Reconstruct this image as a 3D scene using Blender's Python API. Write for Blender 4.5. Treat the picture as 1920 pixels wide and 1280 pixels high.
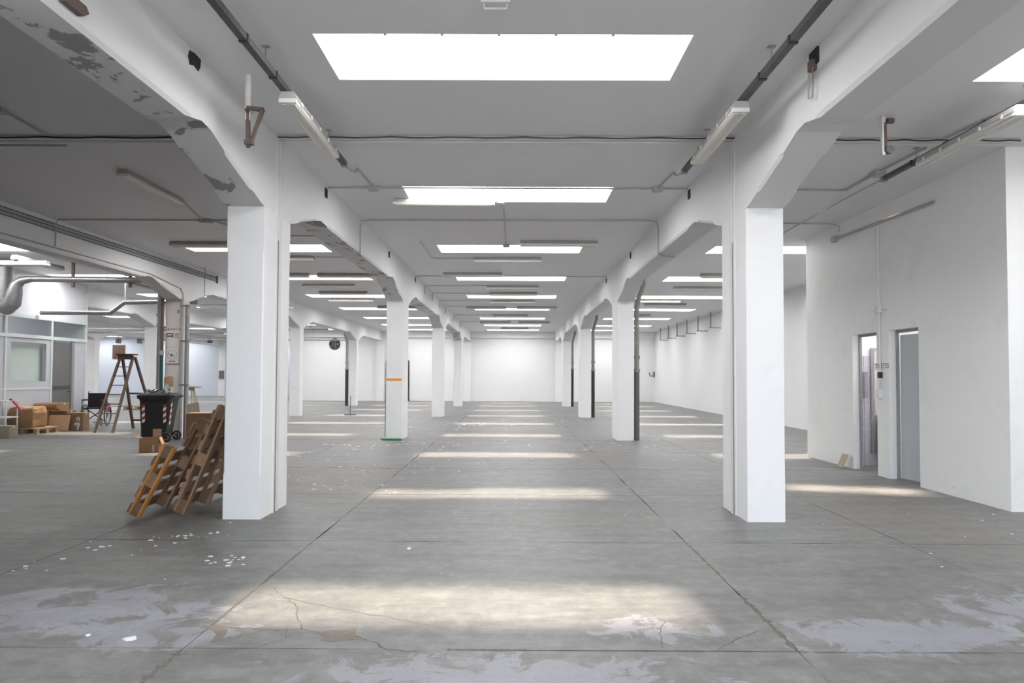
import bpy, math, random
from mathutils import Vector, Matrix, Euler
random.seed(7)
sc = bpy.context.scene
for o in list(bpy.data.objects): bpy.data.objects.remove(o)
COL = sc.collection

# ------------------------------------------------------------------ camera, world, sun, exposure
PITCH, YAW, ROLL, EYE = .0306, -.0036, .0046, 1.45
fw = Vector((math.sin(YAW)*math.cos(PITCH), math.cos(YAW)*math.cos(PITCH), math.sin(PITCH)))
r0 = Vector((math.cos(YAW), -math.sin(YAW), 0)); u0 = r0.cross(fw)
rt = math.cos(ROLL)*r0+math.sin(ROLL)*u0; up = -math.sin(ROLL)*r0+math.cos(ROLL)*u0
cam = bpy.data.cameras.new('camera'); co = bpy.data.objects.new('camera', cam); COL.objects.link(co)
M = Matrix((rt, up, -fw)).transposed().to_4x4(); M.translation = (0, 0, EYE); co.matrix_world = M
cam.sensor_width = 36; cam.lens = 24; cam.shift_y = 26.12/1920; cam.clip_end = 200; cam.clip_start = .05
sc.camera = co

w = bpy.data.worlds.new('world'); sc.world = w; w.use_nodes = True
bg = w.node_tree.nodes['Background']; bg.inputs[0].default_value = (.80, .90, 1.0, 1); bg.inputs[1].default_value = 8.6

SUN_DIR = Vector((-.23, -1.04, -4.08))
sl = bpy.data.lights.new('sun', 'SUN'); sl.energy = 62; sl.angle = math.radians(4.6); sl.color = (1, .86, .68)
so = bpy.data.objects.new('sun', sl); COL.objects.link(so)
so.rotation_euler = SUN_DIR.to_track_quat('-Z', 'Y').to_euler(); so.location = (0, 20, 30)

GLAZE = 9.6          # brightness of the opal roof glazing under the open sky
vs = sc.view_settings; vs.view_transform = 'Standard'; vs.look = 'None'; vs.gamma = 1; vs.use_curve_mapping = False
vs.exposure = 0.08

# sampling portal for the open loading doorway behind the camera
pl = bpy.data.lights.new('doorway_portal', 'AREA'); pl.shape = 'RECTANGLE'; pl.size = 8.0; pl.size_y = 3.4; pl.cycles.is_portal = True
po = bpy.data.objects.new('doorway_portal', pl); COL.objects.link(po); po.location = (1.1, -5.1, 1.7); po.rotation_euler = (math.radians(90), 0, math.radians(180))

# ------------------------------------------------------------------ materials
def new_mat(name):
    m = bpy.data.materials.new(name); m.use_nodes = True
    nt = m.node_tree; b = nt.nodes['Principled BSDF']
    return m, nt, b
def N(nt, typ, **kw):
    n = nt.nodes.new(typ)
    for k, v in kw.items(): setattr(n, k, v)
    return n
def noise(nt, vec, scale, detail=4, rough=.55, dist=0):
    n = N(nt, 'ShaderNodeTexNoise'); n.inputs['Scale'].default_value = scale; n.inputs['Detail'].default_value = detail
    n.inputs['Roughness'].default_value = rough; n.inputs['Distortion'].default_value = dist
    if vec is not None: nt.links.new(vec, n.inputs['Vector'])
    return n.outputs['Fac']
def ramp(nt, fac, stops):
    n = N(nt, 'ShaderNodeValToRGB'); e = n.color_ramp.elements
    while len(e) < len(stops): e.new(.5)
    for i, (p, c) in enumerate(stops):
        e[i].position = p; e[i].color = (c, c, c, 1) if not isinstance(c, tuple) else (*c, 1)
    nt.links.new(fac, n.inputs['Fac']); return n.outputs['Color']
def mix(nt, fac, a, b, mode='MIX'):
    n = N(nt, 'ShaderNodeMix', data_type='RGBA', blend_type=mode)
    for s, v in ((n.inputs[0], fac), (n.inputs[6], a), (n.inputs[7], b)):
        if isinstance(v, (int, float)): s.default_value = v
        elif isinstance(v, tuple): s.default_value = (*v, 1)
        else: nt.links.new(v, s)
    return n.outputs[2]
def math_(nt, op, a, b=0.):
    n = N(nt, 'ShaderNodeMath', operation=op)
    for s, v in ((n.inputs[0], a), (n.inputs[1], b)):
        if isinstance(v, (int, float)): s.default_value = v
        else: nt.links.new(v, s)
    return n.outputs[0]
def pos(nt, sx=1, sy=1, sz=1):
    g = N(nt, 'ShaderNodeNewGeometry'); mp = N(nt, 'ShaderNodeMapping'); mp.inputs['Scale'].default_value = (sx, sy, sz)
    nt.links.new(g.outputs['Position'], mp.inputs['Vector']); return mp.outputs['Vector']
def bump(nt, b, h, strength=.2, dist=.01):
    n = N(nt, 'ShaderNodeBump'); n.inputs['Strength'].default_value = strength; n.inputs['Distance'].default_value = dist
    nt.links.new(h, n.inputs['Height']); nt.links.new(n.outputs['Normal'], b.inputs['Normal'])

def plain(name, col, rough=.6, metal=0., var=.12, scale=8., bmp=.05):
    m, nt, b = new_mat(name); v = pos(nt)
    f = noise(nt, v, scale, 4)
    c2 = tuple(max(0, c*(1-var)) for c in col); c1 = tuple(min(1, c*(1+var)) for c in col)
    nt.links.new(mix(nt, f, c2, c1), b.inputs['Base Color'])
    b.inputs['Roughness'].default_value = rough; b.inputs['Metallic'].default_value = metal
    if bmp: bump(nt, b, f, bmp, .004)
    return m

def plaster(name, col, chip=.74, under=(.38, .37, .36), chipscale=3.2, rough=.55, dirt=.0):
    """painted plaster: faint mottling, roller texture, small chips that bare the grey underneath"""
    m, nt, b = new_mat(name); v = pos(nt)
    big = noise(nt, v, .8, 5); fine = noise(nt, v, 60, 3)
    base = mix(nt, big, tuple(c*.95 for c in col), tuple(min(1, c*1.03) for c in col))
    if dirt:
        dn = noise(nt, v, 1.6, 9, .68, .5); base = mix(nt, math_(nt, 'MULTIPLY', ramp(nt, dn, [(.52, 0.), (.72, 1.)]), dirt), base, (.40, .39, .375))
    ch = noise(nt, v, chipscale, 8, .62, .6)
    mask = ramp(nt, ch, [(chip, 0.), (chip+.015, 1.)])
    nt.links.new(mix(nt, mask, base, under), b.inputs['Base Color'])
    b.inputs['Roughness'].default_value = rough
    hh = math_(nt, 'SUBTRACT', math_(nt, 'MULTIPLY', fine, .15), mask)
    bump(nt, b, hh, .35, .006)
    return m

M_WHITE = plaster('white_plaster', (.80, .80, .80))
M_COLUMN = plaster('column_plaster', (.83, .83, .84), .735, (.45, .45, .45), 5.0, dirt=.12)
M_BEAM = plaster('beam_plaster', (.78, .78, .78), .72)
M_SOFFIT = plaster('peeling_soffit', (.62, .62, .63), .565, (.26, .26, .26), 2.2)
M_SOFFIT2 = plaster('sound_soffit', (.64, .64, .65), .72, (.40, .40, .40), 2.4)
M_CEIL = plaster('ceiling_paint', (.74, .74, .77), .735, (.42, .42, .43), 3.0)
M_BLOCK = plaster('block_wall_paint', (.82, .82, .815), .70, (.56, .55, .54), 2.6, dirt=.16)
M_BLUE = plaster('bluish_wall_paint', (.60, .65, .73), .76)
M_GREYWALL = plaster('grey_wall_paint', (.55, .55, .55))

def floor_mat():
    m, nt, b = new_mat('worn_concrete'); v = pos(nt)
    big = noise(nt, v, .33, 6, .6, .4); mid = noise(nt, v, 1.9, 11, .70, .3)
    streak = noise(nt, pos(nt, .45, 2.6, 1), 2.0, 9, .7, .2); fine = noise(nt, v, 42, 5, .7)
    c = mix(nt, ramp(nt, big, [(.32, 0.), (.68, 1.)]), (.140, .139, .138), (.198, .197, .196))
    c = mix(nt, math_(nt, 'MULTIPLY', ramp(nt, mid, [(.44, 0.), (.70, 1.)]), .6), c, (.285, .284, .282))
    c = mix(nt, math_(nt, 'MULTIPLY', ramp(nt, streak, [(.46, 0.), (.60, 1.)]), .42), c, (.100, .098, .096))
    c = mix(nt, math_(nt, 'MULTIPLY', ramp(nt, streak, [(.30, 1.), (.41, 0.)]), .28), c, (.31, .309, .306))
    def blob(cx, cy, rx, ry):
        g = N(nt, 'ShaderNodeNewGeometry'); s = N(nt, 'ShaderNodeVectorMath', operation='SUBTRACT'); s.inputs[1].default_value = (cx, cy, 0)
        nt.links.new(g.outputs['Position'], s.inputs[0])
        d = N(nt, 'ShaderNodeVectorMath', operation='DIVIDE'); d.inputs[1].default_value = (rx, ry, 1)
        nt.links.new(s.outputs[0], d.inputs[0]); l = N(nt, 'ShaderNodeVectorMath', operation='LENGTH'); nt.links.new(d.outputs[0], l.inputs[0])
        return l.outputs['Value']
    grit = noise(nt, v, 7.5, 10, .75)
    c = mix(nt, math_(nt, 'MULTIPLY', ramp(nt, grit, [(.50, 0.), (.68, 1.)]), .45), c, (.32, .32, .318))
    c = mix(nt, math_(nt, 'MULTIPLY', ramp(nt, grit, [(.34, 1.), (.47, 0.)]), .40), c, (.088, .087, .086))
    br = noise(nt, v, 3.4, 10, .70, .8)
    def stain(c, cx, cy, rx, ry, col, amt, soft):
        """a stain with a ragged noise edge: present where closeness to its middle plus noise passes a threshold"""
        q = math_(nt, 'SUBTRACT', 1.0, blob(cx, cy, rx, ry))
        t = math_(nt, 'ADD', math_(nt, 'MULTIPLY', q, .25), br)
        return mix(nt, math_(nt, 'MULTIPLY', ramp(nt, t, [(.585, 0.), (.585+soft, 1.)]), amt), c, col)
    # rusty brown film, strongest in the middle distance between the first two pairs of columns
    for a in ((-2.8, 9.6, 3.2, 3.6), (4.2, 7.2, 2.2, 3.2), (-3.2, 15, 3.0, 3), (.9, 7.2, 1.5, .5), (-1.75, 3.85, .6, .4), (1.5, 12, 2.2, 2.2)):
        c = stain(c, *a, (.195, .158, .132), .55, .25)
    # remnants of a bluish grey floor paint
    for a in ((-2.75, 4.20, 1.15, .62), (-2.2, 3.95, .8, .45), (2.25, 3.92, 1.05, .36), (3.25, 4.3, .75, .5), (.0, 3.32, 1.3, .34), (.80, 3.98, .5, .24), (-3.2, 4.35, .6, .5)):
        c = stain(c, *a, (.325, .33, .375), .62, .05)
    # dark streaky film far down the floor
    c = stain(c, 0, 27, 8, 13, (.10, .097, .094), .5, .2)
    for a in ((-9.5, 15, 6.5, 7.5), (-6.4, 7.2, 4.6, 5.2)):  # dimness of the left-hand aisles painted on as brownish floor colour
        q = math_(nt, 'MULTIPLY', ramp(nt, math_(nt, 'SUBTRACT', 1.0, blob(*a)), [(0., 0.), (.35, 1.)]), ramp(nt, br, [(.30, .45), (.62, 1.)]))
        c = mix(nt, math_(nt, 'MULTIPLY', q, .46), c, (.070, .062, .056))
    # pale plaster dust and specks
    sp = noise(nt, v, 11, 7, .78); c = mix(nt, math_(nt, 'MULTIPLY', ramp(nt, sp, [(.67, 0.), (.70, 1.)]), .6), c, (.50, .50, .48))
    c = mix(nt, math_(nt, 'MULTIPLY', ramp(nt, fine, [(.33, 1.), (.5, 0.)]), .22), c, (.11, .105, .10))
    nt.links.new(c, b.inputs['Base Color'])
    nt.links.new(ramp(nt, mid, [(.3, .40), (.7, .60)]), b.inputs['Roughness'])
    hh = math_(nt, 'ADD', math_(nt, 'MULTIPLY', mid, .6), math_(nt, 'MULTIPLY', fine, .25))
    bump(nt, b, hh, .22, .008)
    return m
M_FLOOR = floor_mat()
M_DIRT = plain('joint_dirt', (.15, .135, .12), .95, 0, .3, 30, .2)
M_CRACK = plain('crack_dark', (.13, .12, .11), .95, 0, .3, 60, .2)
M_SPALL = plain('spalled_concrete', (.20, .175, .155), .95, 0, .3, 40, .4)

def glaze_mat():
    m = bpy.data.materials.new('opal_glazing'); m.use_nodes = True; nt = m.node_tree; nt.nodes.clear()
    o = N(nt, 'ShaderNodeOutputMaterial'); e = N(nt, 'ShaderNodeEmission'); t = N(nt, 'ShaderNodeBsdfTransparent'); mx = N(nt, 'ShaderNodeMixShader')
    e.inputs[0].default_value = (1, .985, .97, 1); e.inputs[1].default_value = GLAZE/.65
    mx.inputs[0].default_value = .65
    nt.links.new(t.outputs[0], mx.inputs[1]); nt.links.new(e.outputs[0], mx.inputs[2]); nt.links.new(mx.outputs[0], o.inputs[0]); return m
M_GLAZE = glaze_mat()

def glass_mat():
    m, nt, b = new_mat('window_glass'); b.inputs['Base Color'].default_value = (.96, .985, .975, 1)
    b.inputs['Roughness'].default_value = .05; b.inputs['Transmission Weight'].default_value = 1; b.inputs['IOR'].default_value = 1.02
    b.inputs['Specular IOR Level'].default_value = .8
    return m
M_GLASS = glass_mat()
M_LENS = plain('cream_plastic_lens', (.66, .65, .60), .25, 0, .04, 5, 0)
M_HOUSE = plain('grey_fixture_housing', (.40, .39, .375), .5, 0, .1, 6, 0)
M_WHITEMETAL = plain('white_painted_metal', (.72, .72, .71), .45, 0, .05, 5, .03)
M_GALV = plain('galvanised_steel', (.36, .36, .36), .42, .75, .25, 12, .05)
M_GREYPIPE = plain('grey_pvc_conduit', (.42, .42, .42), .5, 0, .1, 6, 0)
M_DARKMETAL = plain('dark_steel', (.10, .10, .10), .5, .5, .3, 20, .05)
M_RUST = plain('rusty_steel', (.17, .125, .11), .8, .3, .4, 30, .2)
M_BLACK = plain('black_plastic', (.022, .022, .024), .45, 0, .3, 20, .03)
M_BLACKPIPE = plain('black_drainpipe', (.035, .034, .034), .5, 0, .5, 9, .05)
M_DARKHOLE = plain('dark_cavity', (.03, .03, .03), .95, 0, .3, 20, 0)
def peeled(name, base, under, th):
    m, nt, b = new_mat(name); f = noise(nt, pos(nt, 1, 1, .4), 14, 8, .7, .5)
    nt.links.new(mix(nt, ramp(nt, f, [(th, 0.), (th+.04, 1.)]), base, under), b.inputs['Base Color']); b.inputs['Roughness'].default_value = .6
    bump(nt, b, f, .3, .004); return m
M_PEELPIPE = peeled('peeling_drainpipe', (.26, .25, .235), (.60, .59, .57), .60)
M_WORNPIPE = peeled('worn_drainpipe', (.12, .115, .11), (.5, .47, .44), .66)
M_WOOD = plain('old_pallet_wood', (.29, .175, .105), .8, 0, .45, 14, .25)
M_WOOD2 = plain('darker_pallet_wood', (.185, .112, .070), .85, 0, .45, 14, .25)
M_ORANGEWOOD = plain('orange_pallet_wood', (.50, .23, .07), .7, 0, .3, 14, .2)
M_LADDER = plain('dark_stained_wood', (.10, .050, .036), .55, 0, .4, 12, .1)
M_LADDERWORN = plain('worn_ladder_wood', (.18, .13, .095), .7, 0, .35, 14, .15)
M_CARD = plain('brown_cardboard', (.36, .215, .115), .85, 0, .12, 6, .05)
M_CARD2 = plain('dark_cardboard', (.26, .155, .085), .85, 0, .15, 6, .05)
M_CARDPALE = plain('pale_cardboard', (.48, .31, .20), .85, 0, .1, 6, .05)
M_CARDGREY = plain('greyish_board', (.27, .225, .165), .85, 0, .15, 6, .05)
M_KRAFT = plain('kraft_paper', (.30, .17, .085), .75, 0, .2, 4, .15)
M_TAPE = plain('pale_packing_tape', (.55, .47, .40), .4, 0, .1, 9, 0)
M_RED = plain('red_plastic', (.42, .03, .04), .5, 0, .15, 9, 0)
M_PAPER = plain('white_paper', (.80, .80, .79), .7, 0, .05, 9, 0)
M_PAPERWARM = plain('off_white_paper', (.74, .69, .66), .7, 0, .05, 9, 0)
M_INK = plain('dark_ink', (.06, .06, .075), .7, 0, .2, 20, 0)
M_INKGREY = plain('grey_ink', (.32, .31, .33), .7, 0, .3, 20, 0)
M_GREEN = plain('green_plastic', (.02, .20, .09), .5, 0, .2, 9, 0)
M_TEALPIPE = plain('teal_painted_pipe', (.02, .09, .085), .5, 0, .2, 9, 0)
M_ORANGE = plain('orange_band', (.80, .34, .05), .5, 0, .1, 9, 0)
M_RUBBER = plain('grey_rubber', (.16, .16, .16), .8, 0, .2, 9, 0)
M_OFFICE = plain('pale_office_panel', (.55, .57, .62), .35, 0, .06, 2, .02)
M_OFFICEUP = plain('white_office_panel', (.68, .70, .74), .35, 0, .05, 2, .02)
M_FRAMEALU = plain('pale_office_frame', (.66, .71, .70), .4, .1, .05, 4, 0)
M_DOORGREY = plain('grey_door_leaf', (.16, .155, .15), .5, 0, .12, 4, .02)
M_TDOOR = plain('grey_steel_door', (.50, .53, .55), .3, .0, .06, 2, .02)
M_TILE = plain('lilac_wall_tile', (.56, .54, .60), .2, 0, .05, 5, 0)
M_MIRROR = plain('mirror_glass', (.55, .57, .62), .05, 1, .02, 3, 0)
M_FABRIC = plain('black_fabric', (.012, .012, .015), .85, 0, .3, 30, .1)
M_WOODRAW = plain('raw_board', (.40, .34, .24), .8, 0, .25, 10, .1)
M_BACKING = plain('pale_backing', (.74, .80, .77), .4, 0, .04, 2, 0)

# ------------------------------------------------------------------ builders
class MB:
    def __init__(s): s.v = []; s.f = []; s.mi = []
    def add(s, vs, fs, mi=0):
        n = len(s.v); s.v += [tuple(p) for p in vs]; s.f += [tuple(i+n for i in q) for q in fs]; s.mi += [mi]*len(fs); return s
    def box(s, x0, x1, y0, y1, z0, z1, mi=0):
        return s.add([(x0,y0,z0),(x1,y0,z0),(x1,y1,z0),(x0,y1,z0),(x0,y0,z1),(x1,y0,z1),(x1,y1,z1),(x0,y1,z1)],
                     [(0,3,2,1),(4,5,6,7),(0,1,5,4),(1,2,6,5),(2,3,7,6),(3,0,4,7)], mi)
    def obox(s, c, size, rot=(0,0,0), mi=0):
        R = Euler(rot).to_matrix(); c = Vector(c); a, b, d = (q/2 for q in size)
        vs = [c+R@Vector(p) for p in [(-a,-b,-d),(a,-b,-d),(a,b,-d),(-a,b,-d),(-a,-b,d),(a,-b,d),(a,b,d),(-a,b,d)]]
        return s.add(vs, [(0,3,2,1),(4,5,6,7),(0,1,5,4),(1,2,6,5),(2,3,7,6),(3,0,4,7)], mi)
    def bar(s, p0, p1, wd, th, side=(0,1,0), mi=0):
        """rectangular bar from p0 to p1; wd along 'side', th across"""
        p0, p1 = Vector(p0), Vector(p1); d = (p1-p0).normalized(); sd = Vector(side); sd = (sd-d*sd.dot(d)).normalized(); n = d.cross(sd)
        vs = [p+sd*(a*wd/2)+n*(b*th/2) for p in (p0, p1) for a, b in ((-1,-1),(1,-1),(1,1),(-1,1))]
        return s.add(vs, [(0,3,2,1),(4,5,6,7),(0,1,5,4),(1,2,6,5),(2,3,7,6),(3,0,4,7)], mi)
    def loft(s, secs, mi=0, cap=True):
        k = len(secs[0]); n = len(s.v); s.v += [tuple(p) for q in secs for p in q]
        for i in range(len(secs)-1):
            for j in range(k):
                s.f.append((n+i*k+j, n+i*k+(j+1)%k, n+(i+1)*k+(j+1)%k, n+(i+1)*k+j)); s.mi.append(mi)
        if cap:
            s.f.append(tuple(n+j for j in range(k))[::-1]); s.f.append(tuple(n+(len(secs)-1)*k+j for j in range(k))); s.mi += [mi, mi]
        return s
    def tube(s, pts, r, n=8, mi=0, closed=False):
        pts = [Vector(p) for p in pts]; secs = []; L = len(pts); ref = None
        for i, p in enumerate(pts):
            if closed: d = pts[(i+1) % L]-pts[i-1]
            else: d = pts[min(i+1, L-1)]-pts[max(i-1, 0)]
            d.normalize()
            if ref is None: ref = d.orthogonal()
            ref = (ref-d*ref.dot(d)).normalized(); b = d.cross(ref)
            rr = r[i] if isinstance(r, (list, tuple)) else r
            secs.append([p+ref*(rr*math.cos(2*math.pi*k/n))+b*(rr*math.sin(2*math.pi*k/n)) for k in range(n)])
        if closed: secs.append(secs[0]); return s.loft(secs, mi, False)
        return s.loft(secs, mi)
    def ring(s, c, R, r, axis='Y', n=24, m=6):
        c = Vector(c); pts = []
        for k in range(n):
            a = 2*math.pi*k/n; q = (R*math.cos(a), R*math.sin(a))
            pts.append(c+Vector({'X': (0, q[0], q[1]), 'Y': (q[0], 0, q[1]), 'Z': (q[0], q[1], 0)}[axis]))
        return s.tube(pts, r, m, closed=True)
    def prism(s, poly, z0, z1, mi=0):
        return s.loft([[(x, y, z0) for x, y in poly], [(x, y, z1) for x, y in poly]], mi)
    def build(s, name, mat, parent=None, smooth=False, loc=None, rot=None):
        me = bpy.data.meshes.new(name); me.from_pydata(s.v, [], s.f); me.update()
        for m in (mat if isinstance(mat, (list, tuple)) else [mat]): me.materials.append(m)
        me.polygons.foreach_set('material_index', s.mi)
        import bmesh as bmm
        bm = bmm.new(); bm.from_mesh(me); bmm.ops.recalc_face_normals(bm, faces=bm.faces[:]); bm.to_mesh(me); bm.free()
        if smooth:
            me.polygons.foreach_set('use_smooth', [True]*len(me.polygons))
            try: me.set_sharp_from_angle(angle=math.radians(40))
            except Exception: pass
        o = bpy.data.objects.new(name, me); COL.objects.link(o)
        if parent: o.parent = parent
        if loc: o.location = loc
        if rot: o.rotation_euler = rot
        return o
def tag(o, label, cat, group=None):
    o['label'] = label; o['category'] = cat
    if group: o['group'] = group
    return o
def struct(o): o['kind'] = 'structure'; return o
def thing(name, label, cat, loc=(0,0,0), rz=0, group=None):
    o = bpy.data.objects.new(name, None); COL.objects.link(o); o.location = loc; o.rotation_euler = (0, 0, rz); o.empty_display_size = .1
    return tag(o, label, cat, group)
def dup(root, loc, rz, label, group=None):
    r = root.copy(); COL.objects.link(r); r.location = loc; r.rotation_euler = (0, 0, rz); r['label'] = label
    if group: r['group'] = group
    for ch in list(root.children):
        c = ch.copy(); COL.objects.link(c); c.parent = r
        for g in list(ch.children):
            d = g.copy(); COL.objects.link(d); d.parent = c
    return r
def text(body, size, mat, parent, mw, name='lettering', ext=.0005, wide=1.0):
    cu = bpy.data.curves.new('text', 'FONT'); cu.body = body; cu.size = size; cu.extrude = ext; cu.align_x = 'CENTER'; cu.align_y = 'CENTER'; cu.resolution_u = 2
    t = bpy.data.objects.new('text', cu); COL.objects.link(t)
    dg = bpy.context.evaluated_depsgraph_get(); me = bpy.data.meshes.new_from_object(t.evaluated_get(dg))
    bpy.data.objects.remove(t); bpy.data.curves.remove(cu)
    me.transform(Matrix.Diagonal((wide, 1, 1, 1))); me.transform(mw); me.materials.clear(); me.materials.append(mat); me.name = name
    o = bpy.data.objects.new(name, me); COL.objects.link(o); o.parent = parent; return o
FACE_Y = Matrix.Rotation(math.pi/2, 4, 'X')                     # text that faces -Y
FACE_NX = Matrix.Rotation(-math.pi/2, 4, 'Z')@FACE_Y            # text that faces -X
ORD = ['first', 'second', 'third', 'fourth', 'fifth', 'sixth', 'seventh', 'eighth', 'ninth', 'tenth', 'eleventh', 'twelfth', 'thirteenth']

# ------------------------------------------------------------------ the setting
H = 4.0155; BOT = 3.47; CAPZ = 3.17; Y1 = 6.9023; S = 8.6831; BACK = 39.5
COLY = [Y1+S*i for i in range(4)]

# floor: concrete base with separate slabs, dirt filled joints between them
fl = MB().box(-31.2, 12, -22, 47.6, -.2, -.03); floor = struct(fl.build('floor', M_DIRT))
XJ = [-12.15, -8.91, -6.96, -3.71, -1.75, 1.51, 3.43, 6.66, 8.4]
YJ = [-1.07+2.368*i for i in range(14)]
def edge(a, b, n, j):
    r = []
    for i in range(n):
        t = i/n; q = 0 if i == 0 else random.uniform(-j, j)
        r.append((a[0]+(b[0]-a[0])*t, a[1]+(b[1]-a[1])*t, q))
    return r
for i in range(len(XJ)-1):
    for j in range(len(YJ)-1):
        g = .0035; x0, x1, y0, y1 = XJ[i]+g, XJ[i+1]-g, YJ[j]+g*1.5, YJ[j+1]-g*1.5
        poly = []
        for (a, b, ax) in (((x0,y0),(x1,y0),1), ((x1,y0),(x1,y1),0), ((x1,y1),(x0,y1),1), ((x0,y1),(x0,y0),0)):
            for (x, y, q) in edge(a, b, 7, .008):
                poly.append((x+(q if ax == 0 else 0), y+(q if ax == 1 else 0)))
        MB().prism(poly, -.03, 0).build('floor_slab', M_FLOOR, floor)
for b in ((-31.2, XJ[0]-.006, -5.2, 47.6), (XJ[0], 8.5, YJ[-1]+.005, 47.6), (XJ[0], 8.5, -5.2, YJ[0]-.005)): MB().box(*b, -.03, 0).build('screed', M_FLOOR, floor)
def crack(pts, wd):
    m = MB(); top = []; bot = []
    fine = []
    for a, b in zip(pts[:-1], pts[1:]):
        n = max(2, int(math.dist(a, b)/.05))
        for k in range(n): fine.append((a[0]+(b[0]-a[0])*k/n+random.uniform(-.012, .012), a[1]+(b[1]-a[1])*k/n+random.uniform(-.012, .012)))
    fine.append(pts[-1])
    for k, p in enumerate(fine):
        ww = wd*random.uniform(.35, 1.2); q = fine[min(k+1, len(fine)-1)]; o = fine[max(k-1, 0)]
        d = Vector((q[0]-o[0], q[1]-o[1])).normalized(); n = Vector((-d.y, d.x))*ww/2
        top.append((p[0]+n.x, p[1]+n.y, .0012)); bot.append((p[0]-n.x, p[1]-n.y, .0012))
    L = len(fine); m.add(top+bot, [(k, k+1, L+k+1, L+k) for k in range(L-1)]); return m.build('crack', M_CRACK, floor)
crack([(-1.67,4.72),(-1.39,4.39),(-1.30,4.15),(-1.21,3.94)], .007)
crack([(-1.75,4.62),(-1.1,4.3),(-.7,4.12),(-.35,3.95)], .004)
crack([(-1.75,3.98),(-1.35,3.93),(-1.21,3.94),(-1.09,3.90)], .008)
crack([(-.89,3.86),(-.78,3.78),(-.66,3.66),(-.5,3.64)], .012)
crack([(.91,4.1),(.83,3.95),(.80,3.70)], .005)
crack([(1.07,3.67),(1.22,3.82),(1.40,3.96),(1.51,3.97)], .008)
crack([(-1.3,3.94),(-1.25,3.8),(-1.4,3.67)], .006)
pts = [(-1.10,3.88),(-1.05,3.93),(-.97,3.935),(-.90,3.96),(-.88,3.86),(-.84,3.80),(-.92,3.79),(-.99,3.755),(-1.05,3.78),(-1.04,3.83)]
MB().prism([(x, y) for x, y in pts], -.004, .0016).build('spalled_patch', M_SPALL, floor)
MB().prism([(-1.80,3.98),(-1.70,3.99),(-1.62,3.92),(-1.60,3.80),(-1.64,3.74),(-1.66,3.86),(-1.72,3.93)], -.004, .0014).build('spalled_patch', M_SPALL, floor)
for (x, y0, y1, wj) in ((1.51, 3.7, 4.6, .05), (1.51, 4.9, 6.0, .03), (-1.75, 3.1, 3.62, .05), (-1.75, 4.0, 6.0, .025)):
    m = MB(); a = []; b = []
    n = 26
    for k in range(n+1):
        y = y0+(y1-y0)*k/n; ww = wj*random.uniform(.25, 1); a.append((x-ww*random.uniform(.2, .8), y, .001)); b.append((x+ww*random.uniform(.2, .8), y, .001))
    m.add(a+b, [(k, k+1, n+1+k+1, n+1+k) for k in range(n)]); m.build('broken_joint', M_DIRT, floor)
m = MB(); a = []; b = []
for k in range(31):
    x = -.35+.42*k/30; ww = .022*random.uniform(.15, 1); a.append((x, 3.668-ww, .001)); b.append((x, 3.668+ww*.5, .001))
m.add(a+b, [(k, k+1, 32+k, 31+k) for k in range(30)]); m.build('broken_joint', M_DIRT, floor)

# skylight openings: (aisle name, x0, x1, rows)
SY0, SDY, SW = 5.0522, 4.1356, .7883
AISLES = [('centre aisle', -1.529, 1.332, [-1]+list(range(0, 9)), .0),
          ('right-hand aisle', 3.95, 6.86, [0]+list(range(2, 9)), .0),
          ('left-hand aisle', -6.66, -3.80, list(range(2, 9)), .0),
          ('aisle beside the glazed office', -12.05, -9.30, list(range(2, 9)), .0),
          ('aisle behind the glazed office', -18.1, -15.2, list(range(0, 11)), .0),
          ('far left aisle', -24.6, -21.7, list(range(0, 11)), .0),
          ('outermost left aisle', -29.6, -26.7, list(range(3, 11)), .0)]
def row_y(k): return SY0+SDY*k-(.75 if k in (8, 10) else 0)      # the last row of each hall keeps clear of its end wall
openings = [(x0, x1, row_y(k), row_y(k)+SW) for (_, x0, x1, rows, _z) in AISLES for k in rows]
EXTRA = [('nearer', 5.9, 7.9, 8.9, 9.6), ('farther', 5.9, 7.9, 10.4, 11.0)]
openings += [e[1:] for e in EXTRA]
ys = sorted({-5.2, 47.6} | {round(v, 4) for o in openings for v in o[2:]})
cm = MB()
for a, b in zip(ys[:-1], ys[1:]):
    holes = sorted((o[0], o[1]) for o in openings if o[2] <= a+1e-3 and o[3] >= b-1e-3)
    x = -31.2
    for h0, h1 in holes: cm.box(x, h0, a, b, H, H+.22); x = h1
    cm.box(x, 8.5, a, b, H, H+.22)
struct(cm.build('ceiling', M_CEIL))

def wall(name, b, mat): return struct(MB().box(*b).build(name, mat))
wall('wall_back', (-12.55, 8.4, BACK, BACK+.25, 0, H), M_WHITE)
wall('trim_1', (-12.55, 8.1, BACK-.22, BACK, 3.66, H), M_WHITE)
wall('wall_right', (8.1, 8.4, -5.2, BACK, 0, H), M_WHITE)
wall('wall_back_return', (-12.75, -12.55, BACK, 47.3, 0, H), M_BLUE)
wall('wall_far_left_back', (-31.2, -12.55, 47.3, 47.6, 0, H), M_BLUE)
wall('wall_added_screen', (-3.12, -2.94, -5.0, 3.55, 0, BOT), M_WHITE)  # added wall out of view, keeps doorway light off the left-hand aisle
wall('wall_left', (-31.2, -31, -5.2, 47.3, 0, H), M_GREYWALL)
struct(MB().loft([[(x, y, z) for x, z in ((-31, 0), (-2.9, 0), (-2.9, 3.4), (5.1, 3.4), (5.1, 0), (8.1, 0), (8.1, H), (-31, H))] for y in (-5.2, -5.0)]).build('wall_behind', M_WHITE))
for n, (x0, x1) in enumerate([(-2.93, -2.52), (2.36, 2.73), (-7.95, -7.52)]): wall('trim_%d' % (n+2), (x0, x1, BACK-.17, BACK, 0, 3.66), M_COLUMN)
wall('trim_5', (-20.45, -20.0, 47.1, 47.3, 0, H), M_WHITE)
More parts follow.
